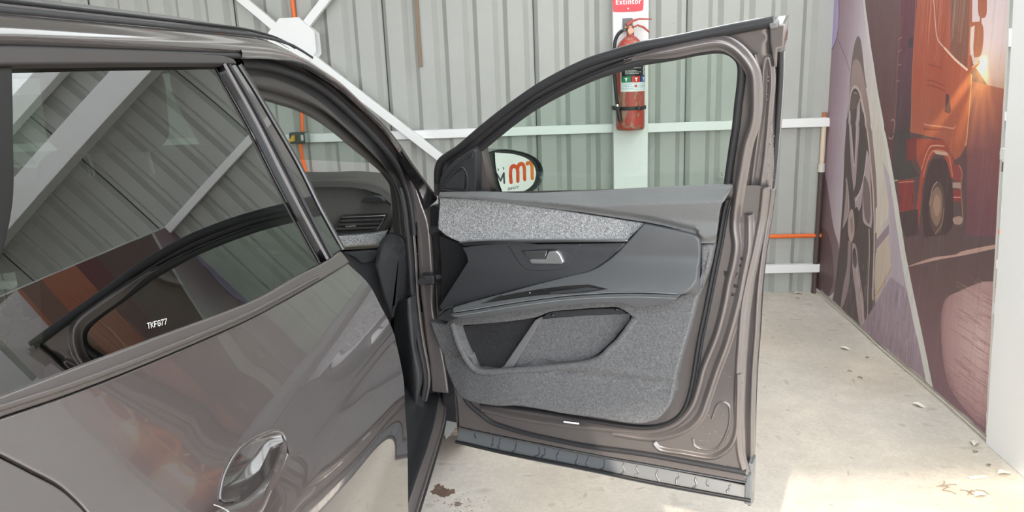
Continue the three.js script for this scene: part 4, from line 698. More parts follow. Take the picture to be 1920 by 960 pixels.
onCar('left_pillars', mirrorX(merge([sheet([[-1.30, 1.10, 1], [-1.22, 1.10, 1], [-1.22, 1.46, 1], [-1.30, 1.46, 1]], SE(-0.01), so({ thick: 0.03 })), sheet([[-0.60, 1.2, 1], [-0.48, 1.2, 1], [-0.60, 1.46, 1], [-0.72, 1.46, 1]], SE(-0.01), so({ thick: 0.03 })), bead(S3(path2([[0.62, 1.28], [0.25, 1.43], [-0.7, 1.452], [-1.25, 1.45], [-1.6, 1.40], [-1.98, 1.17], [-2.12, 1.06]], 60), -0.01), [0.93, 0.37, 0], 0.03, 0.012, {})])), M.black);

// A pillar and roof edge around the open doorway: painted lip, rebate and the padded cabin trim
const A0 = [[-1.2129,1.4518],[-1.367,1.4498],[-1.515,1.4368],[-1.5989,1.4151],[-1.6954,1.385],[-1.8018,1.3335],[-1.8992,1.2858],[-1.9784,1.2228],[-2.0019,1.1906],[-2.0708,1.1113],[-2.1046,1.0649]];
const A5 = [[-1.4079,1.3756],[-1.4353,1.3724],[-1.5058,1.3597],[-1.5899,1.3431],[-1.6809,1.3154],[-1.7564,1.2816],[-1.8398,1.2365],[-1.9179,1.1967],[-2.004,1.1444]];
const line3 = (upper, off, lower, z) => resample(spline([...S3(upper, off), ...lower.map((p, i) => [p[0], p[1], z - (i ? 0 : -0.012)])], 8), 70);
const a0 = resample(spline(S3(A0, 0), 8), 70);
const a1 = line3([[-1.2176,1.4479],[-1.3705,1.4445],[-1.5149,1.4288],[-1.598,1.4066],[-1.6937,1.3759],[-1.799,1.3239],[-1.8851,1.2766],[-1.9487,1.2138]], -0.004, [[-0.4057,1.1641],[-0.3806,1.1018],[-0.3609,1.0419]], -2.07);
const a2 = line3([[-1.2718,1.4407],[-1.3953,1.4343],[-1.5326,1.4141],[-1.6475,1.3841],[-1.7534,1.3337],[-1.8615,1.269],[-1.9537,1.196]], -0.03, [[-0.4148,1.1278],[-0.4072,1.0911],[-0.4015,1.0467],[-0.399,0.975]], -2.05);
const a3 = line3([[-1.3191,1.4172],[-1.4337,1.4094],[-1.5384,1.3883],[-1.6459,1.3531],[-1.7447,1.2984],[-1.8772,1.2152]], -0.045, [[-0.4488,1.152],[-0.4303,1.108],[-0.4202,1.0668],[-0.4148,0.9776]], -2.04);
const a4 = line3([[-1.3684,1.3938],[-1.4289,1.3869],[-1.5385,1.3691],[-1.6936,1.3339],[-1.7886,1.2944],[-1.9086,1.2231]], -0.07, [[-0.4648,1.1612],[-0.4448,1.1171],[-0.4361,1.0772],[-0.4332,0.9758]], -2.06);
const a5 = line3(A5.slice(0, -1), -0.085, [[-0.4765,1.1312],[-0.4625,1.0994],[-0.4581,1.0571],[-0.459,0.9654]], -2.10);
const push = (l, d) => l.map((p) => [p[0] + d * 0.35, p[1] - d * 0.35, p[2] + d * 0.85]), mix3 = (a, b, t) => a.map((p, i) => p.map((v, c) => lerp(v, b[i][c], t)));
onCar('a_pillar', loft([a0.map((p) => [p[0] - 0.03, p[1], p[2]]), a0, a1], { n: 70, across: 4 }), M.gloss);
onCar('roof_side_band', bead(a0.map((p) => [p[0] - 0.004, p[1] + 0.003, p[2]]), [0.6, 0.8, 0], (t) => 0.013 * (1 - 0.7 * t), (t) => 0.010 * (1 - 0.6 * t), {}), M.paint);
onCar('doorway_rebate', loft([a1, push(mix3(a1, a2, 0.25), -0.025), push(mix3(a1, a2, 0.8), -0.02), a2], { n: 70, crease: true }), std({ color: new THREE.Color().setRGB(0.03, 0.026, 0.025), roughness: 0.5, metalness: 0.2 }));
onCar('doorway_seal', bead(a2, [0.5, -0.4, 0.8], 0.008, 0.012, {}), M.rubber);
onCar('doorway_lining', loft([push(a2, -0.01), push(mix3(a2, a3, 0.6), -0.012), push(a3, -0.004)], { n: 70 }), M.rubber);
onCar('pillar_padding', loft([push(a3, -0.004), push(mix3(a3, a4, 0.3), 0.01), push(mix3(a3, a4, 0.65), 0.008), push(a4, -0.006)], { n: 70, across: 5 }), padM);
onCar('headliner_edge', loft([push(a4, -0.006), push(mix3(a4, a5, 0.3), 0.008), push(mix3(a4, a5, 0.7), 0.006), a5, a5.map((p) => [p[0] - 0.01, p[1] + 0.012, p[2] - 0.02])], { n: 70, across: 5 }), padM);
// roof
{
  const edge = [[-0.2, 1.44], ...[[-0.70, 1.453]], ...path2(A0.slice(0, 4), 30)];
  const zs = resample(edge.map((p) => [p[0], p[1]]), 50);
  const sec = [[0, 0], [0.006, 0.006], [0.002, 0.017], [-0.012, 0.028], [-0.04, 0.040], [-0.10, 0.054], [-0.25, 0.072], [-0.48, 0.084], [-0.74, 0.088]];
  const rear = [0.9, 0.5, 0.2].map((z) => [z, 1.44 - 0.14 * sstep(0.2, 0.9, z)]);
  const line = [...rear, ...zs];
  const rows = sec.map(([dx, dy]) => line.map(([z, y]) => { const k = sstep(-1.66, -1.34, z); const xe = flank(y); const t = -dx / 0.74; return [dx > -0.05 ? xe + dx : lerp(xe - 0.04, MID, (t - 0.054) / 0.946), y + dy * (0.08 + 0.92 * k), z - 0.10 * Math.max(0, t) * (1 - k)]; }));
  const g = loft(rows, { n: 90, across: 3 });
  onCar('roof', merge([g, mirrorX(g)]), M.paint);
  // roof rail
  const rr = line.filter((p) => p[0] > -1.58).map(([z, y]) => [flank(y) - 0.05, y + 0.044, z]);
  onCar('roof_rail', bead(resample(rr, 60), [0.5, 1, 0], (t) => 0.012 * Math.min(1, (1 - t) * 5 + 0.05), (t) => 0.009 * Math.min(1, (1 - t) * 5 + 0.05), {}), std({ color: new THREE.Color().setRGB(0.30, 0.30, 0.30), roughness: 0.3, metalness: 0.7 }));
  onCar('rail_slot', bead(resample(rr.map((p) => [p[0] + 0.011, p[1] + 0.001, p[2]]), 60), [0.8, 0.6, 0], 0.0022, 0.003, {}), M.rubber);
  const rr2 = line.filter((p) => p[0] > -1.6).map(([z, y]) => [flank(y) - 0.018, y + 0.034, z]);
  onCar('rail_gap_seal', bead(resample(rr2, 60), [0.7, 0.7, 0], 0.004, 0.003, {}), M.rubber);
  onCar('drip_moulding', bead(resample(zs.map(([z, y]) => [flank(y) + 0.001, y - 0.003, z]), 70), [1, 0, 0], 0.004, 0.004, {}), M.rubber);
  const inn = loft([line.map(([z, y]) => [flank(y) - 0.10, y - 0.012, z]), line.map(([z, y]) => [flank(y) - 0.3, y + 0.035, z]), line.map(([z, y]) => [MID, y + 0.05, z])], { n: 50 });
  onCar('headliner', merge([inn, mirrorX(inn)]), std({ color: new THREE.Color().setRGB(0.035, 0.034, 0.033), roughness: 0.9 }));
}
// windscreen, bonnet, nose
{
  const lineA = path2(A5.slice(3), 30), top = lineA.slice(0, 30).map((p) => [flank(p[1]) - 0.075, p[1] + 0.03, p[0] - 0.02]);
  const rows = []; for (let i = 0; i <= 16; i++) { const t = i / 16, bow = Math.sin(Math.PI * t); rows.push(top.map((p) => [lerp(p[0], 2 * MID - p[0], t), p[1] + 0.02 * bow, p[2] - 0.16 * bow])); }
  onCar('windscreen', gridGeo(rows), phy({ color: new THREE.Color().setRGB(0.80, 0.90, 0.84), roughness: 0, transmission: 1, thickness: 0, ior: 1.5 }));
  const hood = []; for (let i = 0; i <= 24; i++) { const t = i / 24, s = 2 * t - 1, e = 1 - Math.abs(s) ** 6; hood.push([[lerp(-0.36, 2 * MID + 0.36, t), 0.93 + 0.05 * e, -2.18 - 0.55 * e], [lerp(-0.36, 2 * MID + 0.36, t), 0.94 + 0.05 * e, -2.55 - 0.3 * e], [lerp(-0.37, 2 * MID + 0.37, t), 0.90 + 0.05 * e, -3.0 - 0.06 * e], [lerp(-0.39, 2 * MID + 0.39, t), 0.78 + 0.05 * e, -3.42 - 0.1 * e], [lerp(-0.40, 2 * MID + 0.40, t), 0.55, -3.50 - 0.14 * e], [lerp(-0.42, 2 * MID + 0.42, t), 0.25, -3.44 - 0.13 * e]]); }
  onCar('bonnet', loft(hood.map((r) => spline(r, 5)), { n: 40, across: 1 }), M.paint);
  onCar('cowl', boxUV(box(-0.5, 2 * MID + 0.5, 0.88, 0.96, -2.78, -2.66, 0.01)), M.black);
  const back = []; for (let i = 0; i <= 16; i++) { const t = i / 16, e = Math.sin(Math.PI * t); back.push([[lerp(-0.62, 2 * MID + 0.62, t), 1.34, 0.86 + 0.05 * e], [lerp(-0.36, 2 * MID + 0.36, t), 1.02, 0.92 + 0.1 * e], [lerp(-0.32, 2 * MID + 0.32, t), 0.6, 0.93 + 0.12 * e], [lerp(-0.4, 2 * MID + 0.4, t), 0.3, 0.88 + 0.1 * e]]); }
  onCar('tailgate', loft(back.map((r) => spline(r, 5)), { n: 20, across: 1 }), M.paint);
}
// sill, kick trim and hinge pillar seen through the doorway
const sillO = [[-0.3615,-2.2809],[-0.3571,-2.1982],[-0.3387,-1.9961],[-0.3366,-1.8107],[-0.3366,-1.6415],[-0.3369,-1.5396],[-0.335,-1.348]], sillM = [[-0.3759,-2.2235],[-0.368,-2.1234],[-0.3556,-1.9458],[-0.3518,-1.793],[-0.3533,-1.6355],[-0.3534,-1.5004],[-0.3517,-1.3476]], sillI = [[-0.4161,-2.2132],[-0.4082,-2.1135],[-0.3986,-1.9366],[-0.3959,-1.7843],[-0.3883,-1.6517],[-0.3731,-1.4927],[-0.3608,-1.3406]];
const f3 = (pts, y, n = 30) => path2(pts, n).map((p) => [p[0], y, p[1]]);
onCar('sill_outer', loft([f3(sillO, 0.30).map((p) => [p[0] - 0.05, p[1], p[2]]), f3(sillO, 0.40).map((p) => [p[0] - 0.012, p[1], p[2]]), f3(sillO, 0.44), f3(sillM, 0.465)], { n: 30, across: 4 }), M.paintIn);
onCar('sill_tread', loft([f3(sillM, 0.465), f3(sillM, 0.468).map((p) => [p[0] - 0.006, p[1], p[2]]), f3(sillI, 0.47), f3(sillI, 0.47).map((p) => [p[0] - 0.02, p[1] + 0.03, p[2]]), f3(sillI, 0.47).map((p) => [p[0] - 0.05, p[1] + 0.05, p[2]])], { n: 30, across: 3 }), std({ color: new THREE.Color().setRGB(0.022, 0.023, 0.026), roughness: 0.45 }));
onCar('sill_ridge', bead(f3(sillO, 0.444), [1, 0.6, 0], 0.004, 0.005, {}), M.paintIn); onCar('sill_edge_strip', bead(f3(sillO, 0.425).map((p) => [p[0] - 0.001, p[1], p[2]]), [1, 0.2, 0], 0.004, 0.006, {}), M.rubber);
onCar('underbody', boxUV(box(-0.48, 2 * MID + 0.48, 0.22, 0.34, 0.7, -3.2, 0.03)), M.black);
const zf = (pts, z) => pts.map((p) => [p[0], p[1], z]);
const zs = (name, pts, z, mat, o = {}, parent = car) => onCar(name, sheet(pts, (x, y) => [x, y, typeof z === 'function' ? z(x, y) : z], { towards: [0, 0, 1], ...o }), mat, parent);
zs('hinge_pillar', [[-0.4201,1.1339,1],[-0.4121,1.1011],[-0.3979,1.0485],[-0.398,0.9145],[-0.3988,0.8128],[-0.3953,0.7491],[-0.3909,0.6517],[-0.3852,0.569],[-0.3837,0.4933,1],[-0.3316,0.4926,1],[-0.3366,0.5682],[-0.3473,0.651],[-0.363,0.7484],[-0.3577,0.8325],[-0.3572,0.9135],[-0.3606,1.0023],[-0.3763,1.0584],[-0.3891,1.1108,1]], (x, y) => -2.08 + 0.25 * (x + 0.39), M.paintIn, { thick: 0.05, bevel: 0.006, edge: 0.03 });
zs('pillar_closing_panel', [[-0.3704,1.0205,1],[-0.3328,0.9887,1],[-0.3642,0.4665,1],[-0.4062,0.467,1]], -2.13, M.black, { thick: 0.02 });
onCar('doorway_seal', bead(zf(path2([[-0.4255,1.1076],[-0.4177,1.0527],[-0.4137,0.9198],[-0.4138,0.7876],[-0.4056,0.6594],[-0.3955,0.5774],[-0.3951,0.5359],[-0.4063,0.4857],[-0.4282,0.4181],[-0.4625,0.3372]], 60), -2.055), [0, 0, 1], 0.009, 0.014, {}), M.rubber);
onCar('doorway_lip', bead(zf(path2([[-0.4119,1.0925],[-0.4042,1.033],[-0.4002,0.9195],[-0.4016,0.7874],[-0.3948,0.6592],[-0.3862,0.5772],[-0.3863,0.5274],[-0.3992,0.4738]], 60), -2.065), [0, 0, 1], 0.004, 0.008, {}), M.paintIn);
zs('kick_trim', [[-0.4523,0.784,1],[-0.418,0.8064],[-0.4164,0.7446],[-0.4118,0.6819],[-0.3991,0.6022],[-0.3973,0.5618],[-0.4102,0.505],[-0.4359,0.4225],[-0.4699,0.3384,1],[-0.52,0.3388,1],[-0.4955,0.7461,1]], (x, y) => -2.0 - 0.15 * sstep(-0.41, -0.5, x), M.trimDark, { thick: 0.03, bevel: 0.01, edge: 0.03 });
onCar('door_check_bracket', merge([box(-0.385, -0.345, 0.835, 0.862, -2.07, -2.03, 0.005), rod([-0.378, 0.849, -2.03], [-0.378, 0.849, -2.018], 0.011), box(-0.36, -0.31, 0.842, 0.856, -2.085, -2.06, 0.003)]), M.black);


// dashboard, passenger side
const da = group('dashboard', car); da.userData.label = 'dark dashboard with air vent and grey cloth strip';
const dashM = std({ color: new THREE.Color().setRGB(0.05, 0.049, 0.044), roughness: 0.7, bumpMap: fineT, bumpScale: 0.0004 }), dashTop = std({ color: new THREE.Color().setRGB(0.035, 0.035, 0.031), roughness: 0.75 });
{
  const zd = -2.22, zz = (name, pts, z, mat, o) => zs(name, pts, z, mat, o, da);
  { const far = [[-2.0928,1.1288],[-1.3927,1.0965],[-0.8662,1.0714],[-0.7292,1.0636],[-0.5836,1.0556],[-0.5431,1.047]], near = [[-1.7992,1.1255],[-1.1957,1.1112],[-0.73,1.0993],[-0.6412,1.0975],[-0.5617,1.0864],[-0.5213,1.0692],[-0.493,1.0395]]; onCar('upper_pad', loft([zf(path2(far, 30), -2.64).map((p) => [p[0], p[1] - 0.05, p[2]]), zf(path2(far, 30), -2.62), zf(path2(near, 30), -2.26).map((p) => [p[0], p[1] + 0.004, p[2]]), zf(path2(near, 30), -2.235).map((p) => [p[0], p[1] - 0.012, p[2]])], { n: 30, across: 5 }), dashTop, da); }
  zz('fascia', [[-1.7828,1.1298,1],[-1.1847,1.1156],[-0.7233,1.1037],[-0.6353,1.1027],[-0.5564,1.0925],[-0.518,1.0756],[-0.4944,1.051],[-0.4877,1.0124],[-0.4934,0.9803],[-0.5098,0.9547],[-0.5398,0.9424],[-0.6832,0.9362],[-1.2126,0.9329],[-1.828,0.9227,1]], (x, y) => zd - 0.03 * sstep(0.98, 1.06, y), dashM, { thick: 0.2, bevel: 0.012, edge: 0.03 });
  zz('defroster_vent', [[-0.5796,1.0426,1],[-0.5625,1.058],[-0.5167,1.0551],[-0.5067,1.0421,1],[-0.5371,1.0382,1]], -2.205, M.black, { thick: 0.02, bevel: 0.003 });
  for (let i = 0; i < 4; i++) { const x = 683 + i * 8.5; zz('vent_slat', [[[-0.5688,1.044,1],[-0.5551,1.0555,1],[-0.5528,1.0554,1],[-0.5664,1.0439,1]], [[-0.5553,1.0436,1],[-0.5417,1.0551,1],[-0.5393,1.055,1],[-0.553,1.0435,1]], [[-0.542,1.0424,1],[-0.5284,1.0539,1],[-0.526,1.0538,1],[-0.5396,1.0424,1]], [[-0.5286,1.0413,1],[-0.515,1.0527,1],[-0.5127,1.0527,1],[-0.5262,1.0412,1]]][i], -2.198, dashM, { thick: 0.006 }); }
  zz('air_vent', [[-0.6664,0.9555,1],[-0.6363,1.003,1],[-0.5043,1.0042,1],[-0.5173,0.9806],[-0.5348,0.9602,1],[-0.6408,0.9549,1]], -2.205, M.black, { thick: 0.03, bevel: 0.002 });
  const fr2 = zf([[-0.6615,0.9581],[-0.6349,1.0031],[-0.5713,1.0038],[-0.5048,1.0044],[-0.516,0.9832],[-0.5335,0.9629],[-0.5911,0.9595],[-0.6391,0.9575],[-0.6616,0.9573]], -2.19);
  onCar('vent_frame', bead(fr2, [0, 0, 1], 0.0028, 0.004, {}), M.gloss, da); onCar('vent_bright_edge', bead(zf([[-0.6334,1.0023],[-0.5713,1.0038],[-0.5064,1.0045],[-0.516,0.9832],[-0.5318,0.9644]], -2.186), [0, 0, 1], 0.0014, 0.002, {}), M.satin, da);
  for (const [a, b, c, d] of [[636, 415, 717, 412], [631, 422, 713, 420], [628, 430, 708, 427]]) { const p = [[[-0.6439,0.9904],[-0.5148,0.9917]], [[-0.6529,0.9794],[-0.5222,0.9792]], [[-0.6589,0.9666],[-0.531,0.9682]]][[415, 422, 430].indexOf(b)]; onCar('vent_slat', merge([rod([p[0][0], p[0][1], -2.195], [p[1][0], p[1][1], -2.195], 0.0035, 8)]), dashM, da); }
  onCar('vent_tab', bead(zf([[-0.6251,0.9743],[-0.5931,0.9759]], -2.186), [0, 0, 1], 0.003, 0.004, {}), M.satin, da);
  zz('cloth_strip', [[-1.0276,0.936,1],[-0.6484,0.946,1],[-0.511,0.9522,1],[-0.5279,0.9188,1],[-0.6419,0.9135,1],[-1.0325,0.9,1]], -2.19, M.fabric, { thick: 0.05, bevel: 0.004 });
  zz('bright_strip', [[-1.0279,0.9016,1],[-0.639,0.915,1],[-0.5272,0.9203,1],[-0.5345,0.9084,1],[-0.64,0.9045,1],[-1.0295,0.8893,1]], -2.18, std({ color: new THREE.Color().setRGB(0.62, 0.56, 0.44), roughness: 0.3, metalness: 1 }), { thick: 0.02, bevel: 0.002 });
  zz('glove_box', [[-1.0438,0.882,1],[-0.6489,0.8966,1],[-0.542,0.8997,1],[-0.5503,0.8572,1],[-0.5368,0.6786,1],[-0.5505,0.5043,1],[-1.0984,0.4763,1]], -2.205, M.trimDark, { thick: 0.1, bevel: 0.006 });
  zz('glove_box_ledge', [[-0.6404,0.8996,1],[-0.538,0.9036,1],[-0.5458,0.8665,1],[-0.5863,0.861,1],[-0.6069,0.881,1]], -2.18, M.trimDark, { thick: 0.03, bevel: 0.006 });
  zz('side_cheek', [[-0.4862,0.9648,1],[-0.4587,0.9609],[-0.4414,0.9449],[-0.4355,0.8976],[-0.4381,0.818],[-0.448,0.7664],[-0.4749,0.7425,1],[-0.4935,0.7051,1],[-0.5122,0.771],[-0.532,0.8761,1],[-0.5148,0.9342,1]], (x, y) => -2.13 + 0.02 * sstep(0.93, 0.90, y), M.trimDark, { thick: 0.08, bevel: 0.012, edge: 0.03 });
  zz('pillar_foot_trim', [[-0.4722,1.0736,1],[-0.4509,1.073,1],[-0.4381,1.0389,1],[-0.4347,0.9581,1],[-0.4349,0.9109,1],[-0.4434,0.9442],[-0.4608,0.9603],[-0.4868,0.9641,1],[-0.4703,0.998],[-0.4649,1.0288,1]], -2.13, padM, { thick: 0.06, bevel: 0.006 });
}
onCar('firewall', boxUV(box(-0.46, 2 * MID + 0.46, 0.3, 1.0, -2.75, -2.6)), M.black);
onCar('cabin_floor', boxUV(box(-0.45, 2 * MID + 0.45, 0.34, 0.40, -2.6, 0.8)), M.black);
// seats
{
  const cloth = std({ color: new THREE.Color().setRGB(0.03, 0.03, 0.032), roughness: 0.85 });
  const seat = (x, z) => { const g = group('front_seat', car); const rl = new THREE.Matrix4();
    const back = new RoundedBoxGeometry(0.48, 0.62, 0.13, 4, 0.06); back.rotateX(-0.22); back.translate(x, 0.98, z); const bottom = new RoundedBoxGeometry(0.5, 0.16, 0.5, 4, 0.07).translate(x, 0.62, z - 0.26), head = new RoundedBoxGeometry(0.22, 0.17, 0.10, 4, 0.045).rotateX(-0.1).translate(x, 1.37, z + 0.08);
    onCar('backrest', back, cloth, g); onCar('seat_cushion', bottom, cloth, g); onCar('headrest', head, cloth, g); for (const q of [-0.06, 0.06]) onCar('headrest_post', rod([x + q, 1.24, z + 0.06], [x + q, 1.34, z + 0.08], 0.006), M.satin, g); onCar('seat_base', box(x - 0.2, x + 0.2, 0.40, 0.56, z - 0.45, z - 0.05, 0.02), M.black, g); };
  seat(-0.84, -1.50); seat(-1.62, -1.50);
  const bench = group('rear_bench', car);
  onCar('backrest', new RoundedBoxGeometry(1.3, 0.66, 0.14, 4, 0.06).rotateX(-0.3).translate(MID, 1.0, 0.02), cloth, bench); onCar('seat_cushion', new RoundedBoxGeometry(1.3, 0.18, 0.5, 4, 0.07).translate(MID, 0.66, -0.24), cloth, bench); onCar('seat_base', box(-0.62, 2 * MID + 0.62, 0.4, 0.58, -0.45, 0.0, 0.02), M.black, bench);
  for (const x of [-0.8, -1.22, -1.64]) onCar('headrest', new RoundedBoxGeometry(0.24, 0.14, 0.09, 4, 0.04).translate(x, 1.36, 0.13), cloth, bench);
  const wheel = group('steering_wheel', car); onCar('wheel_rim', new THREE.TorusGeometry(0.17, 0.015, 10, 40).rotateX(-0.4).translate(-1.64, 0.98, -1.74), M.black, wheel); onCar('wheel_hub', new RoundedBoxGeometry(0.16, 0.12, 0.06, 3, 0.02).rotateX(-0.4).translate(-1.64, 0.98, -1.75), M.black, wheel); onCar('steering_column', rod([-1.64, 0.98, -1.76], [-1.64, 0.90, -2.2], 0.04), M.black, wheel);
}
// wheels
function makeWheel(x, z, s) {
  const w = group('wheel', car), R = 0.345, tyreM = std({ color: new THREE.Color().setRGB(0.30, 0.255, 0.205), roughness: 0.95 }), W = 0.11;
  const prof = [[0.24, -W], [0.29, -W - 0.008], [0.325, -W + 0.006], [R - 0.004, -W + 0.03], [R, 0], [R - 0.004, W - 0.03], [0.325, W - 0.006], [0.29, W + 0.008], [0.24, W]].map(([r, a]) => new THREE.Vector2(r, a));
  const lathe = (p, n = 48) => new THREE.LatheGeometry(p, n).rotateZ(Math.PI / 2).translate(x, R, z);
  onCar('tyre', lathe(prof), tyreM, w);
  const tread = []; for (let i = 0; i < 60; i++) { const a = i / 60 * Math.PI * 2; for (const k of [-1, 0, 1]) { const b = new THREE.BoxGeometry(0.055, 0.010, 0.024); b.rotateY(0.4 * (k || 0.5)); b.translate(k * 0.066, R + 0.001, 0); b.rotateX(a + (k ? 0.03 : 0)); tread.push(b.translate(x, R, z)); } }
  stuff(onCar('tread_blocks', merge(tread), tyreM, w));
  onCar('rim', lathe([[0.02, s * 0.05], [0.07, s * 0.06], [0.2, s * 0.05], [0.225, s * 0.085], [0.245, s * 0.1], [0.245, -s * 0.1]].map(([r, a]) => new THREE.Vector2(r, a * -1))), M.satin, w);
}
makeWheel(-0.455, -2.86, 1); makeWheel(2 * MID + 0.455, -2.86, -1); makeWheel(-0.42, 0.08, 1); makeWheel(2 * MID + 0.42, 0.08, -1);
zs('mud_flap', [[-0.3978,0.3696,1],[-0.3553,0.3496,1],[-0.3618,0.2313],[-0.3821,0.1974],[-0.4038,0.1735,1],[-0.4103,0.2218,1]], -2.40, std({ color: new THREE.Color().setRGB(0.26, 0.27, 0.27), roughness: 0.7 }), { thick: 0.006, bevel: 0.001 });

// ------------------------------------------------------------------ the printed banner on the side wall
const BZ0 = -4.70, BZ1 = -2.655, BTOP = 2.08;
const bannerT = canvasTex(2048, 2048, (g, W, H) => {
  const c = (p) => [(p[0] - BZ0) / (BZ1 - BZ0) * W, (BTOP - p[1]) / BTOP * H];
  const poly = (pts, fill, smooth = true) => { const q = (smooth ? outline(pts, 5) : pts).map(c); g.beginPath(); q.forEach((p, i) => i ? g.lineTo(...p) : g.moveTo(...p)); g.closePath(); if (typeof fill === 'string' || fill) { g.fillStyle = fill; g.fill(); } };
  const line = (pts, col, w, smooth = true) => { const q = (smooth && pts.length > 2 ? spline(pts.map((p) => [p[0], p[1]]), 6) : pts).map(c); g.beginPath(); q.forEach((p, i) => i ? g.lineTo(...p) : g.moveTo(...p)); g.strokeStyle = col; g.lineWidth = w; g.lineCap = g.lineJoin = 'round'; g.stroke(); };
  const lin = (a, b, stops) => { const p = c(a), q = c(b), r = g.createLinearGradient(...p, ...q); stops.forEach(([t, col]) => r.addColorStop(t, col)); return r; };
  const rad = (a, r, stops) => { const p = c(a), q = g.createRadialGradient(...p, 0, ...p, r); stops.forEach(([t, col]) => q.addColorStop(t, col)); return q; };
  // --- right: lorry at sundown
  const P = (a) => a;
  g.fillStyle = lin([0, 2.08], [0, 0], [[0, '#6e5450'], [0.28, '#6b4a4a'], [0.5, '#634648'], [0.62, '#5c4a49'], [0.78, '#6d5356'], [1, '#7c5a60']]); g.fillRect(0, 0, W, H);
  // evening sky
  poly([[-3.2774,2.103,1],[-2.8218,1.9972,1],[-2.7868,1.4014,1],[-2.7839,1.2054,1],[-2.8713,1.2284],[-2.9958,1.319],[-3.0558,1.357],[-3.126,1.475,1]], lin([0, 1.9], [0, 1.15], [[0, '#e3dade'], [0.62, '#dccbcf'], [0.78, '#d2b4a4'], [0.9, '#b47a5e'], [1, '#94594f']]), false);
  poly([[-3.0899,1.2978,1],[-2.7906,1.2683,1],[-2.7737,1.0317,1],[-2.7313,0.7157,1],[-2.9633,0.6379,1],[-3.0374,1.0401,1]], lin([0, 1.32], [0, 0.62], [[0, 'rgba(165,95,75,0.95)'], [0.35, '#84504f'], [0.7, '#74494f'], [1, '#6f4a50']]), false);
  // road
  poly([[-3.7701,0.6628,1],[-3.4722,0.6338,1],[-3.0983,0.6923,1],[-2.7218,0.7663,1],[-2.6294,-0.0415,1],[-3.068,-0.0845,1],[-3.4119,0.3262,1]], lin([0, 0.75], [0, 0], [[0, '#5f4b4b'], [0.35, '#69514f'], [0.7, '#7a5a5e'], [1, '#83616a']]), false);
  poly([[-3.0925,0.4027],[-2.9745,0.495],[-2.7254,0.5896],[-2.6909,0.3901],[-2.6533,0.0741],[-2.7087,0.0464],[-2.9308,0.0747],[-3.0321,0.147]], rad([[-2.8074,0.3467]][0], 420, [[0, 'rgba(222,188,184,0.95)'], [0.6, 'rgba(190,148,146,0.8)'], [1, 'rgba(140,100,105,0)']]));
  seed = 77; for (let i = 0; i < 260; i++) { const y = 0.06 + rnd() * 0.52, z = -3.02 + rnd() * 0.3, l = 0.04 + rnd() * 0.13; line([[z, y], [z + l, y + 0.006 * (rnd() - 0.3)]], rnd() < 0.5 ? 'rgba(110,75,78,0.35)' : 'rgba(214,172,166,0.32)', 1 + rnd() * 2.4, false); }
  poly([[-3.4198,0.4763,1],[-3.2081,0.5695],[-3.0422,0.6246],[-3.0049,0.6447],[-2.7303,0.7431,1],[-2.7276,0.7302,1],[-2.9276,0.6553],[-3.1625,0.572],[-3.4091,0.4767,1]], '#c39a8f');
  // trailer and gap behind the cab
  poly([[-4.7618,2.4476,1],[-3.8167,2.2282,1],[-3.7226,1.6357,1],[-3.687,1.1653,1],[-3.6773,1.0566,1],[-3.6714,0.8466,1],[-4.1364,0.7798,1]], lin([0, 2], [0, 1], [[0, '#75605c'], [0.6, '#6a4c4c'], [1, '#64403f']]), false);
  poly([[-3.8393,2.2335,1],[-3.65,2.1895,1],[-3.5629,1.6237,1],[-3.5374,1.2883,1],[-3.5205,1.0699,1],[-3.5319,0.9387,1],[-3.6714,0.8466,1],[-3.687,1.1653,1],[-3.6974,1.4498,1]], lin([0, 2], [0, 1], [[0, '#7a4a4c'], [0.6, '#67404a'], [1, '#4d3c40']]), false);
  line([[-3.7622,1.8661],[-3.7156,1.5433],[-3.707,1.356],[-3.687,1.1653],[-3.6759,1.0494]], '#93655f', 4);
  for (const p of [[[-3.7169,1.4643],[-3.6853,1.4727]], [[-3.7115,1.408],[-3.6749,1.4191]], [[-3.7061,1.3513],[-3.6676,1.3537]], [[-3.7031,1.2776],[-3.6704,1.2831]]]) line(p, '#a57a72', 4, false);
  poly([[-3.6141,1.466,1],[-3.5683,1.4713,1],[-3.565,1.4286,1],[-3.6166,1.425,1]], '#4a3842', false);
  line([[-3.7205,1.0998],[-3.6985,1.1063],[-3.6834,1.0879],[-3.6806,1.0441],[-3.7045,1.0172],[-3.7344,1.0194]], '#b08d7d', 6);
  poly([[-3.6863,1.0436,1],[-3.5149,1.068,1],[-3.4757,0.922,1],[-3.3872,0.8874,1],[-3.5159,0.8569,1],[-3.5644,0.8253,1],[-3.6487,0.8498,1]], '#4b4342', false);
  // cab
  poly([[-3.65,2.1895,1],[-3.1971,2.0844,1],[-3.0872,1.4735,1],[-3.063,1.318,1],[-3.0543,1.1998],[-3.0406,1.0561,1],[-3.0789,1.0088,1],[-3.1161,0.9897,1],[-3.2157,1.0594,1],[-3.5139,1.0635,1],[-3.5508,1.3563,1],[-3.5629,1.6237,1]], lin([0, 2.0], [0, 1.0], [[0, '#c0795e'], [0.35, '#b5604a'], [0.65, '#ad543f'], [1, '#a85a44']]), false);
  poly([[-3.375,2.1257,1],[-3.2247,2.0908,1],[-3.1065,1.4742,1],[-3.0948,1.3412,1],[-3.1954,1.3811,1],[-3.2385,1.408,1]], lin([0, 1.9], [0, 1.35], [[0, '#8d6a5d'], [1, '#7c4f45']]), false);
  for (let i = 0; i < 26; i++) { const a = [[-3.5426,1.6221],[-3.2448,1.4184]][0], z = a[0] + rnd() * 0.28; line([[z, 1.7 + rnd() * 0.3], [z + 0.005, 1.32 + rnd() * 0.3]], rnd() < 0.6 ? 'rgba(222,160,136,0.30)' : 'rgba(140,70,56,0.3)', 2 + rnd() * 5, false); }
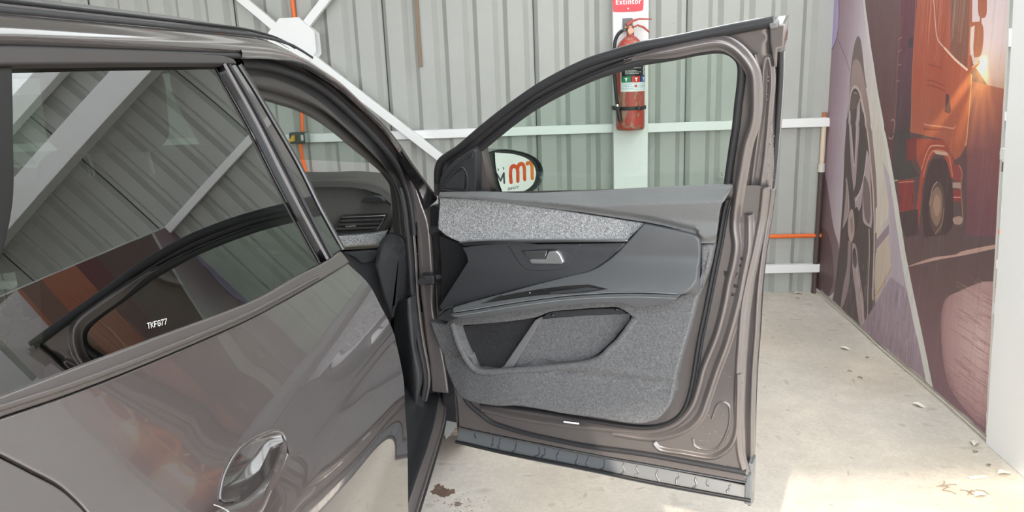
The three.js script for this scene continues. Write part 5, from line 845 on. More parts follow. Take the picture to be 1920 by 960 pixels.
  for (let i = 0; i < 14; i++) { const z = [[-3.2606,1.6009]][0][0] + rnd() * 0.11; line([[z, 1.75], [z - 0.004, 1.42 + rnd() * 0.1]], 'rgba(190,150,125,0.35)', 3 + rnd() * 4, false); }
  line([[-3.442,1.7399],[-3.4119,1.6123],[-3.3767,1.5054],[-3.3537,1.4583],[-3.2881,1.4191],[-3.1941,1.3751],[-3.0975,1.3353]], '#dcae9f', 7); line([[-3.2881,1.4191],[-3.1941,1.3751],[-3.0936,1.3353]], '#efd0bd', 9);
  line([[-3.5855,1.7128],[-3.5657,1.5358],[-3.5508,1.3563],[-3.5153,1.0703]], '#c98a72', 3);
  line([[-3.0592,1.318],[-3.0509,1.2396],[-3.0461,1.1403],[-3.0445,1.0557]], '#d9a063', 7);
  for (const p of [[[-3.4135,1.2909],[-3.342,1.286],[-3.2583,1.2711]], [[-3.4096,1.2712],[-3.3286,1.2648],[-3.2454,1.2505]], [[-3.4122,1.3565],[-3.2941,1.3399]]]) line(p, '#8e4436', 5);
  poly([[-3.2394,1.2424,1],[-3.2125,1.2371,1],[-3.1832,1.1761,1],[-3.1979,1.1647,1],[-3.2377,1.1686,1]], '#5d3a3e', false);
  line([[-3.4011,1.1071],[-3.3863,1.106],[-3.2258,1.1099],[-3.1451,1.1122],[-3.1385,1.121]], '#d08a6c', 6); line([[-3.402,1.0867],[-3.3216,1.0912],[-3.2586,1.0965]], '#8e4030', 6);
  // mirrors on the cab
  poly([[-3.0735,1.6615,1],[-3.0293,1.657,1],[-3.0029,1.5631],[-3.0023,1.5262],[-3.0226,1.5198],[-3.0499,1.5289],[-3.0652,1.5674]], '#a6604c'); poly([[-3.1136,1.5093,1],[-3.0349,1.5093,1],[-3.0119,1.4857],[-3.0008,1.414],[-3.0099,1.3876],[-3.053,1.3802,1],[-3.0872,1.4735,1],[-3.1097,1.4898,1]], '#a8644a'); line([[-3.0372,1.5206],[-3.0341,1.5055]], '#a6604c', 12, false);
  poly([[-3.1058,1.4897,1],[-3.0729,1.4959,1],[-3.0637,1.3958,1],[-3.0812,1.3882,1]], '#e0cfc9', false); line([[-3.1305,1.6482],[-3.1067,1.5128]], '#a5614b', 14, false); line([[-3.1027,1.4934],[-3.0889,1.3883]], '#b77357', 7, false);
  poly([[-3.0967,1.3313,1],[-3.0466,1.3493],[-3.0174,1.3705,1],[-3.0118,1.3609],[-3.051,1.3337],[-3.0892,1.3136,1]], '#a2553c'); line([[-3.061,1.3453],[-3.0196,1.3628]], '#e6b18a', 6, false);
  // cab lower side, wing, wheel, steps
  poly([[-3.5493,1.0273,1],[-3.4587,1.0452,1],[-3.4494,0.9721,1],[-3.459,0.9429,1],[-3.5267,0.9393,1]], '#7f3b38', false);
  poly([[-3.4578,1.0407,1],[-3.2157,1.0594,1],[-3.1242,0.9887,1],[-3.0914,0.9087,1],[-3.1447,0.9222,1],[-3.203,0.9963],[-3.284,0.9957],[-3.3317,0.952],[-3.359,0.8454,1],[-3.3521,0.6596,1],[-3.4074,0.6285,1],[-3.3888,0.794,1],[-3.3877,0.915,1],[-3.4349,0.9506,1]], lin([0, 1.02], [0, 0.55], [[0, '#a44a3b'], [0.5, '#a8493c'], [1, '#9b4440']]), false);
  poly([[-3.3388,0.8669],[-3.3251,0.919],[-3.2969,0.9675],[-3.2617,0.9762],[-3.1915,0.9826],[-3.1489,0.943],[-3.1156,0.8838],[-3.0822,0.7393],[-3.119,0.6877,1],[-3.2932,0.6373,1],[-3.3368,0.7333]], '#4c3939');
  line([[-3.3828,0.9157],[-3.357,0.9828],[-3.3262,1.0199],[-3.2904,1.028],[-3.2106,1.0342]], '#d79b7c', 6); line([[-3.3631,0.8908],[-3.3347,0.9674],[-3.3039,1.0023],[-3.1833,1.0072],[-3.1469,0.9753],[-3.1199,0.9258]], '#c97a5f', 8); poly([[-3.3002,1.0071,1],[-3.18,1.0118,1],[-3.169,1.0003,1],[-3.2745,0.9945,1]], '#c9a592', false);
  { const w = outline([[-3.2851,0.7662],[-3.2743,0.8543],[-3.2347,0.8872],[-3.1861,0.8683],[-3.1571,0.79],[-3.1634,0.7113],[-3.2003,0.6696],[-3.2515,0.6927]]); poly(w.map((p) => [p[0], p[1]]), '#5e4a45', false); const q = outline([[-3.2781,0.7789],[-3.2627,0.8426],[-3.2304,0.8657],[-3.1947,0.8449],[-3.175,0.7911],[-3.1819,0.7365],[-3.2072,0.7043],[-3.2481,0.7231]]); poly(q, '#8d6f62', false); const r = outline([[-3.2509,0.7838],[-3.244,0.8188],[-3.224,0.8334],[-3.2026,0.8171],[-3.1922,0.7879],[-3.1992,0.7554],[-3.2151,0.7433],[-3.2354,0.7528]]); poly(r, '#a98774', false); line([[-3.2827,0.778],[-3.2698,0.855],[-3.2387,0.8843]], '#b29382', 5); line([[-3.1613,0.7892],[-3.1655,0.722],[-3.21,0.672]], '#a1806f', 5); }
  poly([[-3.1332,0.9706,1],[-3.0763,0.9759,1],[-3.056,0.9557,1],[-3.0587,0.9095,1],[-3.1137,0.916,1]], '#8e4340', false); poly([[-3.1149,0.9009,1],[-3.0587,0.9095,1],[-3.0498,0.8858,1],[-3.1107,0.8803,1]], '#b08e83', false); poly([[-3.105,0.8726,1],[-3.0529,0.8811,1],[-3.0399,0.8371,1],[-3.0958,0.8272,1]], '#8c3c3a', false); poly([[-3.0864,0.7601],[-3.0323,0.7794],[-3.0142,0.7703],[-3.0265,0.7508],[-3.0745,0.743]], '#a98a7f'); line([[-3.0798,0.9733],[-3.0539,0.9456],[-3.0535,0.904],[-3.0373,0.8438],[-3.0151,0.7743]], '#c98170', 4); line([[-3.0991,0.8437],[-3.0472,0.8526]], '#d9937d', 4, false);
  poly([[-3.6004,0.8371,1],[-3.4441,0.8674,1],[-3.4115,0.7284,1],[-3.551,0.6993,1]], '#8c3a38', false); line([[-3.5875,0.8291],[-3.4419,0.856]], '#c57b66', 5, false); line([[-3.551,0.6993],[-3.412,0.7307]], '#b06c5a', 3, false); line([[-3.5242,0.6476],[-3.4312,0.6693]], '#b3a09c', 3, false); poly([[-3.5614,0.6949,1],[-3.3789,0.744,1],[-3.3476,0.6369,1],[-3.4652,0.5985,1],[-3.5295,0.6464,1]], '#4e3d3f', false); line([[-3.6445,0.828],[-3.6004,0.8371]], '#c9b0a4', 5, false); line([[-3.5601,0.7744],[-3.5535,0.741]], '#5d2a2c', 6, false); line([[-3.4411,0.7993],[-3.4338,0.7624]], '#5d2a2c', 6, false);
  // low sun with its rays
  g.globalCompositeOperation = 'lighter'; g.filter = 'blur(9px)';
  { const s = c([[-2.9814,1.3723]][0]); const r = g.createRadialGradient(...s, 0, ...s, 330); r.addColorStop(0, 'rgba(190,140,80,0.32)'); r.addColorStop(0.25, 'rgba(130,80,40,0.2)'); r.addColorStop(1, 'rgba(120,50,10,0)'); g.fillStyle = r; g.fillRect(s[0] - 340, s[1] - 340, 680, 680);
    for (const [dx, dy, w] of [[-520, 430, 34], [-170, 380, 30], [-40, 360, 26], [50, 330, 24], [120, 260, 20]]) { const q = g.createLinearGradient(s[0], s[1], s[0] + dx, s[1] + dy); q.addColorStop(0, 'rgba(200,150,70,0.5)'); q.addColorStop(0.5, 'rgba(150,95,30,0.28)'); q.addColorStop(1, 'rgba(160,80,20,0)'); const l = Math.hypot(dx, dy), nx = -dy / l * w, ny = dx / l * w; g.fillStyle = q; g.beginPath(); g.moveTo(s[0] + nx * 0.5, s[1] + ny * 0.5); g.lineTo(s[0] + dx + nx, s[1] + dy + ny); g.lineTo(s[0] + dx - nx, s[1] + dy - ny); g.lineTo(s[0] - nx * 0.5, s[1] - ny * 0.5); g.fill(); } }
  g.globalCompositeOperation = 'source-over'; g.filter = 'none';
  // --- left: wing and alloy wheel of a pale car
  const left = [[-4.72, 2.1], ...[[-4.6329,2.4177,1],[-4.1734,1.6697,1],[-4.0469,1.4328,1],[-3.9231,1.2293,1],[-3.8146,1.0576,1],[-3.6992,0.8679,1],[-3.5061,0.5267,1],[-3.3185,0.2565,1],[-3.1052,-0.0163,1]], [-4.72, -0.02]];
  g.save(); { const q = left.map(c); g.beginPath(); q.forEach((p, i) => i ? g.lineTo(...p) : g.moveTo(...p)); g.closePath(); g.clip(); }
  g.fillStyle = lin([-4.7, 1.3], [-3.5, 1.1], [[0, '#8a6f74'], [0.22, '#a8909c'], [0.42, '#cfc0c8'], [0.6, '#dcd2c8'], [0.85, '#d6cbbd'], [1, '#b9aab2']]); g.fillRect(0, 0, W, H);
  poly([[-4.8395,1.8974,1],[-4.581,1.8683,1],[-4.5176,1.6116],[-4.5386,1.499],[-4.6114,1.4283],[-4.7489,1.3909,1]], lin([-4.7, 1.6], [-4.45, 1.6], [[0, '#8d7ba8'], [0.6, '#b3a2c9'], [1, '#cdbfd0']])); line([[-4.5519,1.7541],[-4.5176,1.6116],[-4.5302,1.4988],[-4.6109,1.4253],[-4.7374,1.3787]], '#5a4657', 8); line([[-4.6956,1.6509],[-4.6305,1.6295],[-4.6038,1.53],[-4.6343,1.458]], '#d8cde6', 10); line([[-4.5207,1.4928],[-4.4266,1.4255],[-4.3528,1.369],[-4.3049,1.3192]], '#6d5a63', 5);
  poly([[-4.2808,1.1891],[-4.2836,1.3277],[-4.2613,1.4501],[-4.2184,1.4945],[-4.1722,1.4772],[-4.1311,1.4081],[-4.0835,1.303],[-4.0506,1.238],[-4.1133,1.2761],[-4.2021,1.3687],[-4.2535,1.3279]], '#7d6a66');
  poly([[-4.2783,1.217],[-4.2596,1.3606],[-4.2187,1.3795],[-4.1574,1.3606],[-4.0667,1.2507],[-3.947,1.0468],[-3.8452,0.8216],[-3.7837,0.5669],[-3.7316,0.2267],[-3.6214,-0.1805,1],[-4.5207,-0.1543,1],[-4.325,0.0421],[-4.2793,0.4908],[-4.301,0.9605]], lin([0, 1.3], [0, 0.2], [[0, '#a58d88'], [0.4, '#8d7774'], [1, '#75646a']]));
  poly([[-4.3,0.9548],[-4.2756,1.1613],[-4.2357,1.2323],[-4.162,1.2319],[-4.0933,1.17],[-3.995,1.0163],[-3.8962,0.8143],[-3.8261,0.5849],[-3.7626,0.217],[-3.7349,0.0011,1],[-4.314,-0.0188,1],[-4.2709,0.3093],[-4.2769,0.6116]], '#584c4a');
  line([[-4.2755,1.1192],[-4.2605,1.2038],[-4.2144,1.2384],[-4.1456,1.2216],[-4.065,1.1314],[-3.9757,0.9861],[-3.8848,0.7893],[-3.8149,0.5602],[-3.7626,0.217]], '#cdb8ae', 16); line([[-4.2477,1.1348],[-4.2355,1.1909],[-4.1942,1.209],[-4.1325,1.1898],[-4.0694,1.1177]], '#e2d2c8', 5);
  poly([[-4.2628,1.1339],[-4.2365,1.1964],[-4.1719,1.2071],[-4.1244,1.1847],[-4.1722,1.1306],[-4.2147,1.1199]], '#6b5a55');
  poly([[-4.7374,0.7908,1],[-4.5727,0.7172],[-4.4019,0.4654],[-4.2763,0.3388],[-4.2867,0.1175],[-4.4535,0.0021],[-4.59,-0.0404,1]], 'rgba(84,58,56,0.62)'); poly([[-4.6698,0.4098,1],[-4.4592,0.3901],[-4.3305,0.1682],[-4.4098,0.0157],[-4.59,-0.0404,1]], 'rgba(70,48,46,0.5)');  // brown lower-left of the print, with the shade on it painted in too
  // spokes
  const spoke = (pts, col = '#b39c9a') => poly(pts, col);
  spoke([[-4.2816,1.1104,1],[-4.2522,1.1177,1],[-4.1819,0.9437,1],[-4.1383,0.8305,1],[-4.1592,1.1396,1],[-4.1234,1.1794,1],[-4.1033,1.0341],[-4.1013,0.8688],[-4.0997,0.7428,1],[-4.1209,0.6968,1],[-4.1962,0.8572]]); line([[-4.2653,1.1057],[-4.1967,0.9422],[-4.1383,0.8305],[-4.1339,1.0041],[-4.1295,1.1737]], '#dccbd6', 5);
  spoke([[-4.1002,0.6661,1],[-4.0354,0.7109],[-3.9956,0.8],[-3.9868,0.9368,1],[-3.9305,0.8898,1],[-3.8878,0.7352],[-3.8501,0.607],[-3.854,0.5573,1],[-3.9526,0.5726],[-3.9839,0.664,1],[-3.982,0.802,1],[-4.0063,0.632],[-4.0714,0.5914,1]], '#b8a3a4'); line([[-4.0827,0.652],[-4.0118,0.737],[-3.987,0.8286],[-3.971,0.9251]], '#e0d2dc', 5);
  poly([[-3.9888,0.801],[-3.9279,0.7693],[-3.8744,0.6294],[-3.8838,0.5729],[-3.9443,0.6021]], '#7c6a68');
  spoke([[-4.0861,0.4292,1],[-4.0262,0.4287],[-3.9637,0.3291],[-3.8788,0.1809,1],[-3.7984,-0.0226,1],[-3.912,0.0537],[-3.9917,0.2048],[-4.0553,0.3047,1]], '#b09a97'); spoke([[-4.1477,0.4296,1],[-4.1007,0.4258,1],[-4.0812,0.2383],[-4.1194,0.106],[-4.1982,0.0032,1],[-4.1758,0.1503],[-4.1363,0.2832,1]], '#a08a88'); spoke([[-4.2411,0.7648,1],[-4.195,0.6846],[-4.1643,0.6026,1],[-4.1839,0.5402],[-4.2503,0.4667,1],[-4.2404,0.5885,1]], '#a99391');
  line([[-4.2539,0.7483],[-4.2015,0.6777],[-4.1767,0.5857],[-4.2373,0.4845]], '#d6c5c8', 5); line([[-4.069,0.4186],[-3.9985,0.3198],[-3.9056,0.1726],[-3.8282,0.0245]], '#d8c8c6', 5);
  for (const q of [[[-4.0883,0.6024],[-4.0562,0.6284],[-4.022,0.6009],[-4.0302,0.5283],[-4.0605,0.4931],[-4.0924,0.5441]], [[-4.0638,0.3906],[-4.0378,0.4115],[-3.9966,0.3493],[-4.0039,0.3097],[-4.0436,0.3225]]]) poly(q, '#4c4140');
  poly([[-4.1665,0.573],[-4.1262,0.6039],[-4.0806,0.5609],[-4.065,0.4776],[-4.1007,0.4258],[-4.153,0.4581]], '#c0a9a4'); poly([[-4.1379,0.5436],[-4.1116,0.5662],[-4.0872,0.5162],[-4.1012,0.4696]], '#9d8683');
  line([[-3.8788,0.5465],[-3.8523,0.4422],[-3.8299,0.2527],[-3.8008,0.063]], '#b8a29c', 12);
  // sill reflections beside the wheel
  poly([[-3.8211,0.6611,1],[-3.7269,0.7617,1],[-3.6682,0.7077,1],[-3.663,0.6497,1],[-3.7984,0.5422,1]], '#d8cabb', false); poly([[-3.7739,0.4478,1],[-3.665,0.5664,1],[-3.6105,0.5012,1],[-3.588,0.416,1],[-3.6263,0.3661,1],[-3.7316,0.2267,1],[-3.7639,0.3274,1]], '#cdbaa9', false); poly([[-3.7852,0.5074,1],[-3.6515,0.6211,1],[-3.6429,0.5765,1],[-3.7763,0.4608,1]], '#9b8590', false); line([[-3.7611,0.2091],[-3.6965,0.2786],[-3.6263,0.3661],[-3.589,0.421]], '#c79a68', 8);
  poly([[-3.7858,0.9075,1],[-3.6944,0.8433,1],[-3.5061,0.5267,1],[-3.3136,0.2581,1],[-3.5423,0.18,1],[-3.5888,0.4807,1],[-3.6706,0.72,1]], 'rgba(186,170,182,0.85)', false);
  // blurred road under the car
  poly([[-3.7427,0.1815,1],[-3.5809,0.3789,1],[-3.4212,0.3737,1],[-3.0922,-0.0104,1],[-3.6696,-0.2015,1],[-4.5554,-0.2351,1],[-4.5094,0.0516,1],[-3.9745,-0.0882,1]], lin([0, 0.42], [0, 0], [[0, 'rgba(150,132,142,0.75)'], [0.5, 'rgba(160,140,152,0.9)'], [1, '#98828c']]), false);
  for (let i = 0; i < 260; i++) { const z = -4.1 + rnd() * 0.85, y = rnd() * 0.42; line([[z, y], [z + 0.01 * (rnd() - 0.3), y - 0.03 - 0.07 * rnd()]], rnd() < 0.5 ? 'rgba(205,188,198,0.25)' : 'rgba(95,78,90,0.22)', 3 + rnd() * 7, false); }
  g.restore();
  // white dividing stripe and hem
  poly([...[[-4.6329,2.4177,1],[-4.1805,1.6702,1],[-4.0536,1.4329,1],[-3.9295,1.2291,1],[-3.8207,1.0571,1],[-3.705,0.8671,1],[-3.5115,0.5254,1],[-3.3282,0.2531,1],[-3.1285,-0.0196,1]], ...[[-3.0719,-0.0181,1],[-3.2752,0.2712,1],[-3.4589,0.5382,1],[-3.6487,0.8498,1],[-3.7737,1.0359,1],[-3.9041,1.2299,1],[-4.0269,1.4324,1],[-4.1524,1.6681,1],[-4.5915,2.4081,1]]], '#dcd9d2', false);
  line([[-2.68, 0], [-2.923, 2.08]], '#e2ddd6', 16, false);
  // print grain: fine vertical streaks of the wide-format printer and the weave of the cloth
  for (let i = 0; i < 900; i++) { const x = rnd() * W, y = rnd() * H, l = 60 + rnd() * 260; g.fillStyle = rnd() < 0.5 ? 'rgba(255,245,240,0.035)' : 'rgba(40,20,25,0.04)'; g.fillRect(x, y, 2 + rnd() * 9, l); }
  const im = g.getImageData(0, 0, W, H), d = im.data; seed = 3; for (let i = 0; i < d.length; i += 4) { const n = (rnd() - 0.5) * 9; for (let c = 0; c < 3; c++) d[i + c] = 255 * Math.pow(d[i + c] / 255, 0.93) + n; } g.putImageData(im, 0, 0);
});
function hangingSheet(x, z0, z1, y0, y1, seedv, { amp = 0.006, edge = () => 0, edge1 = () => 0, low = () => 0, nz = 90, ny = 90, seam = 0 } = {}) {
  const rows = [];
  for (let j = 0; j <= ny; j++) { const r = []; for (let i = 0; i <= nz; i++) {
    const s = i / nz, t = j / ny, z = lerp(z0 + edge(t), z1 + edge1(t), s), y = lerp(y0 + low(s), y1, t);
    let dx = amp * (vnoise(z * 2.3 + seedv, y * 0.8 + seedv) - 0.5) * 2 + amp * 0.7 * (vnoise(z * 7 + seedv, y * 1.6 + 9) - 0.5) + amp * 0.25 * (vnoise(z * 15 + y * 6, y * 14 - z * 3 + seedv) - 0.5);
    if (seam) dx += 0.0035 * Math.exp(-(((y - seam) / 0.006) ** 2));
    dx += 0.004 * Math.exp(-(((y - y0 - 0.06) / 0.006) ** 2)) + 0.003 * Math.exp(-(((z - z1 - edge1(t) + 0.09) / 0.007) ** 2));
    r.push([x - dx, y, z]); } rows.push(r); }
  const g = gridGeo(rows.map((r) => r.slice().reverse())), p = g.attributes.position, uv = g.attributes.uv;
  for (let i = 0; i < p.count; i++) uv.setXY(i, (p.getZ(i) - z0) / (z1 - z0), p.getY(i) / y1);
  return g;
}
{
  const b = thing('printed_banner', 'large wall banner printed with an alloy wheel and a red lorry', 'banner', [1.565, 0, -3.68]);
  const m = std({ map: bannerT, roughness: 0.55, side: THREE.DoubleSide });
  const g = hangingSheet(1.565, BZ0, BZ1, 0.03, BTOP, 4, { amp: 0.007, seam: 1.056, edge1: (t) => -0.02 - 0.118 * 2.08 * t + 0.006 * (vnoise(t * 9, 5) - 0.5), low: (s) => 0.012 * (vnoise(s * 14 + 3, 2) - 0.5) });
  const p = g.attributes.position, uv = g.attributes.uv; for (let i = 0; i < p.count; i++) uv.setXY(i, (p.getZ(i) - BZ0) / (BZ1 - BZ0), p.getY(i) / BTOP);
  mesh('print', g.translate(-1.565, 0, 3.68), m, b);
  mesh('bottom_rope', tube([[0.0, 0.012, -0.9], [-0.004, 0.010, -0.6], [-0.002, 0.014, -0.3], [-0.006, 0.009, 0.1], [-0.003, 0.013, 0.5], [-0.004, 0.012, 1.01]], 0.0035), std({ color: new THREE.Color().setRGB(0.55, 0.5, 0.42), roughness: 0.8 }), b);
  const top = mesh('top_batten', rod([0.006, BTOP + 0.004, -1.0], [0.006, BTOP + 0.004, 1.0], 0.006), M.whiteSteel, b);
  for (const y of [0.5, 1.05, 1.6]) mesh('side_clip', box(-0.004, 0.018, y - 0.02, y + 0.02, 1.005 - 0.118 * y - 0.005, 1.035 - 0.118 * y, 0.002), M.whiteSteel, b);
}
// white banner further along, with the printed logo that the door mirror shows
const WZ0 = -2.66, WZ1 = -0.86, WTOP = 2.15;
const whiteT = canvasTex(2048, 2048, (g, W, H) => {
  g.fillStyle = '#f8f8f7'; g.fillRect(0, 0, W, H);
  const c = (p) => [(p[0] - WZ0) / (WZ1 - WZ0) * W, (WTOP - p[1]) / WTOP * H];
  const line = (pts, col, w, k = 8) => { const q = (pts.length > 2 && k ? spline(pts.map((p) => [p[0], p[1]]), k) : pts).map(c); g.beginPath(); q.forEach((p, i) => i ? g.lineTo(...p) : g.moveTo(...p)); g.strokeStyle = col; g.lineWidth = w; g.lineCap = g.lineJoin = 'round'; g.stroke(); };
  const w = Math.abs(c([[-2.0848,0.9678]][0])[0] - c([[-2.1012,0.9664]][0])[0]);
  const a = c([[-2.0739,0.9952]][0]), b = c([[-2.1952,0.9851]][0]), gr = g.createLinearGradient(a[0], 0, b[0], 0); gr.addColorStop(0, '#e2502c'); gr.addColorStop(0.6, '#e4602f'); gr.addColorStop(1, '#ea8a3a');
  line([[-2.0796,0.9376],[-2.0795,0.9682],[-2.0821,0.9919],[-2.087,1.0087],[-2.0969,1.0166],[-2.1073,1.0136],[-2.1157,1.0023],[-2.1172,0.9863],[-2.1155,0.9652],[-2.1135,0.9414]], gr, w); line([[-2.1159,0.9891],[-2.1204,1.0112],[-2.1293,1.0224],[-2.14,1.0241],[-2.1486,1.0155],[-2.151,0.9967],[-2.1496,0.973],[-2.1483,0.9465]], gr, w); line([[-2.1675,1.0231],[-2.1773,1.0263],[-2.1863,1.0189],[-2.1893,1.0042],[-2.1882,0.9804],[-2.1865,0.9487]], gr, w);
  line([[-2.0453,0.9364],[-2.0475,0.9855],[-2.0284,0.9498],[-2.0132,0.983],[-2.0078,0.9342]], '#4a4750', w * 0.52, 0); line([[-2.0203,1.0097],[-2.022,1.0048],[-2.0185,1.0009]], '#55525a', w * 0.26); line([[-2.0461,1.0129],[-2.0491,1.01],[-2.0475,1.0043]], '#55525a', w * 0.26);
});
{
  const b = thing('white_banner', 'plain white wall banner with an orange logo hanging past the lorry print', 'banner', [1.55, 0, -1.8]);
  const g = hangingSheet(1.548, WZ0, WZ1, 0.004, WTOP, 14, { amp: 0.004, edge: (t) => 0.004 - 0.094 * t * 2.15 + 0.004 * (vnoise(t * 8, 3) - 0.5) });
  const p = g.attributes.position, uv = g.attributes.uv; for (let i = 0; i < p.count; i++) uv.setXY(i, (p.getZ(i) - WZ0) / (WZ1 - WZ0), p.getY(i) / WTOP);
  mesh('print', g.translate(-1.55, 0, 1.8), std({ map: whiteT, roughness: 0.5, side: THREE.DoubleSide }), b);
  mesh('top_batten', rod([0.004, WTOP + 0.004, -1.0], [0.004, WTOP + 0.004, 0.94], 0.006), M.whiteSteel, b);
}
{   // bracket on the back wall, seen through the gap between the banners
  const q = [[2.5637,1.4611]][0], s = thing('wall_bracket', 'small white slotted bracket with stays on the back wall seen between the banners', 'bracket', [q[0], q[1], BACK + 0.03]);
  mesh('plate', box(-0.06, 0.06, -0.05, 0.05, -0.028, 0.008, 0.003), M.whiteSteel, s); mesh('slot', box(-0.01, 0.03, -0.012, 0.014, 0.0065, 0.0095), M.black, s);
  mesh('stay', rod([0.03, 0.05, -0.01], [0.15, 0.24, -0.01], 0.012), M.whiteSteel, s); mesh('stay', rod([0.0, -0.05, -0.01], [0.13, -0.26, -0.01], 0.012), M.whiteSteel, s);
}
{   // tube frame that carries the banners
  const f = thing('banner_frame', 'white steel tube frame standing behind the banners', 'frame', [1.6, 0, -2.8]);
  for (const z of [-1.86, -0.86, 0.2, 1.1, 1.92]) { mesh('upright', boxUV(box(-0.012, 0.028, 0.008, 2.06, z - 0.02, z + 0.02, 0.003)), M.whiteSteel, f); mesh('foot_plate', box(-0.012, 0.07, 0, 0.008, z - 0.05, z + 0.05), M.whiteSteel, f); }
  for (const y of [0.12, 1.0, 2.08]) mesh('rail', boxUV(box(-0.012, 0.022, y - 0.018, y + 0.018, -1.88, 1.94, 0.003)), M.whiteSteel, f);
}
// ------------------------------------------------------------------ fire extinguisher and its sign on the column
{
  const pts = [[0.3402,1.0435],[0.4987,1.0413],[0.4195,1.5454],[0.4195,1.4633],[0.4195,1.1594],[0.355,1.4115],[0.5022,1.2502],[0.4195,1.5763]];
  const cx = (pts[0][0] + pts[1][0]) / 2, R = (pts[1][0] - pts[0][0]) / 2, y0 = pts[0][1] - 0.005, yDome = pts[2][1], yS = pts[3][1], cz = BACK + 0.10 + R + 0.004;
  const ex = thing('fire_extinguisher', 'worn red fire extinguisher with black hose strapped to the white column', 'fire extinguisher', [cx, y0, cz]);
  const redT = dataTex(512, (x, y) => { const n = vnoise(x * 22, y * 30, 256) * 0.55 + vnoise(x * 70 + 9, y * 90, 256) * 0.3 + vnoise(x * 150, y * 200, 256) * 0.15, m = vnoise(x * 9 + 40, y * 12 + 20), low = sstep(0.5, 0.0, y); const wear = sstep(0.57, 0.66, n + 0.2 * low * (m - 0.25)); const k = 0.95 + 0.1 * (m - 0.5); return [lerp(0.73 * k, 0.62, wear), lerp(0.30 * k, 0.51, wear), lerp(0.26 * k, 0.44, wear)]; });
  const red = std({ map: redT, roughness: 0.42 }), hgt = yDome - y0, sh = yS - y0;
  const prof = [[0, 0.006], [R * 0.8, 0.004], [R * 0.93, 0.0], [R, 0.012], [R, 0.03], [R, sh * 0.5], [R, sh - 0.02], [R * 0.985, sh], [R * 0.9, sh + 0.03], [R * 0.7, sh + 0.055], [R * 0.4, hgt - 0.004], [0.022, hgt], [0.02, hgt + 0.012]].map(([r, y]) => new THREE.Vector2(r, y));
  mesh('cylinder', new THREE.LatheGeometry(prof, 48), red, ex);
  const brass = std({ color: new THREE.Color().setRGB(0.42, 0.23, 0.15), roughness: 0.4, metalness: 0.6 });
  mesh('valve_body', merge([new THREE.CylinderGeometry(0.019, 0.021, 0.05, 20).translate(0, hgt + 0.03, 0), rod([-0.03, hgt + 0.048, 0], [0.0, hgt + 0.048, 0], 0.008)]), brass, ex);
  mesh('pressure_gauge', rod([0, hgt + 0.028, 0.015], [0, hgt + 0.028, 0.032], 0.016, 20), std({ color: new THREE.Color().setRGB(0.55, 0.26, 0.17), roughness: 0.35, metalness: 0.4 }), ex);
  const redM = std({ color: new THREE.Color().setRGB(0.42, 0.07, 0.05), roughness: 0.45 });
  mesh('squeeze_lever', sheet([[-0.02, hgt + 0.05, 1], [0.02, hgt + 0.075, 1], [0.05, hgt + 0.085, 1], [0.115, hgt + 0.083, 1], [0.115, hgt + 0.089, 1], [0.05, hgt + 0.094, 1], [0.01, hgt + 0.088, 1], [-0.022, hgt + 0.072, 1]], (a, b) => [a, b, 0.012], { thick: 0.024, bevel: 0.003 }), redM, ex);
  mesh('carry_handle', sheet([[0.0, hgt + 0.045, 1], [0.04, hgt + 0.062, 1], [0.075, hgt + 0.05, 1], [0.105, hgt + 0.022, 1], [0.103, hgt + 0.014, 1], [0.07, hgt + 0.04, 1], [0.04, hgt + 0.052, 1], [0.0, hgt + 0.034, 1]], (a, b) => [a, b, 0.011], { thick: 0.022, bevel: 0.003 }), redM, ex);
  const hx = [[0.3746,1.5761],[0.3515,1.5576],[0.337,1.5274],[0.3281,1.4717],[0.3248,1.4012],[0.3302,1.3155],[0.3357,1.2434],[0.3442,1.1706],[0.35,1.1354],[0.3587,1.0912]].map((p) => [p[0] - cx, p[1] - y0]);
  mesh('hose', tube(hx.slice(0, 8).map((p, i) => [p[0], p[1], i < 1 ? 0.0 : i < 3 ? 0.02 : R * 0.62]), 0.0095, { seg: 12 }), M.rubber, ex);
  mesh('nozzle', rod([hx[7][0], hx[7][1], R * 0.68], [hx[9][0], hx[9][1], R * 0.82], 0.012, 16), M.black, ex); mesh('nozzle_collar', rod([hx[7][0] - 0.001, hx[7][1] + 0.012, R * 0.65], [hx[7][0] + 0.002, hx[7][1] - 0.012, R * 0.69], 0.0125, 16), M.satin, ex);
  const yst = pts[4][1] - y0;
  mesh('strap', merge([new THREE.CylinderGeometry(R + 0.0025, R + 0.0025, 0.02, 48, 1, true).translate(0, yst, 0), box(-R - 0.02, -R + 0.004, yst - 0.01, yst + 0.01, -R - 0.002, R * 0.2, 0.002), box(R - 0.004, R + 0.008, yst - 0.01, yst + 0.01, -R - 0.002, R * 0.2, 0.002)]), M.black, ex);
  mesh('strap_buckle', box(0.034, 0.05, yst - 0.012, yst + 0.012, R * 0.8, R * 0.95, 0.003), M.black, ex);
  mesh('wall_hook', merge([box(-0.035, 0.02, hgt + 0.03, hgt + 0.10, -R - 0.002, -R + 0.003, 0.002), box(-0.03, -0.022, hgt + 0.03, hgt + 0.06, -R, 0.0, 0.002)]), std({ color: new THREE.Color().setRGB(0.12, 0.12, 0.125), roughness: 0.4, metalness: 0.6 }), ex);
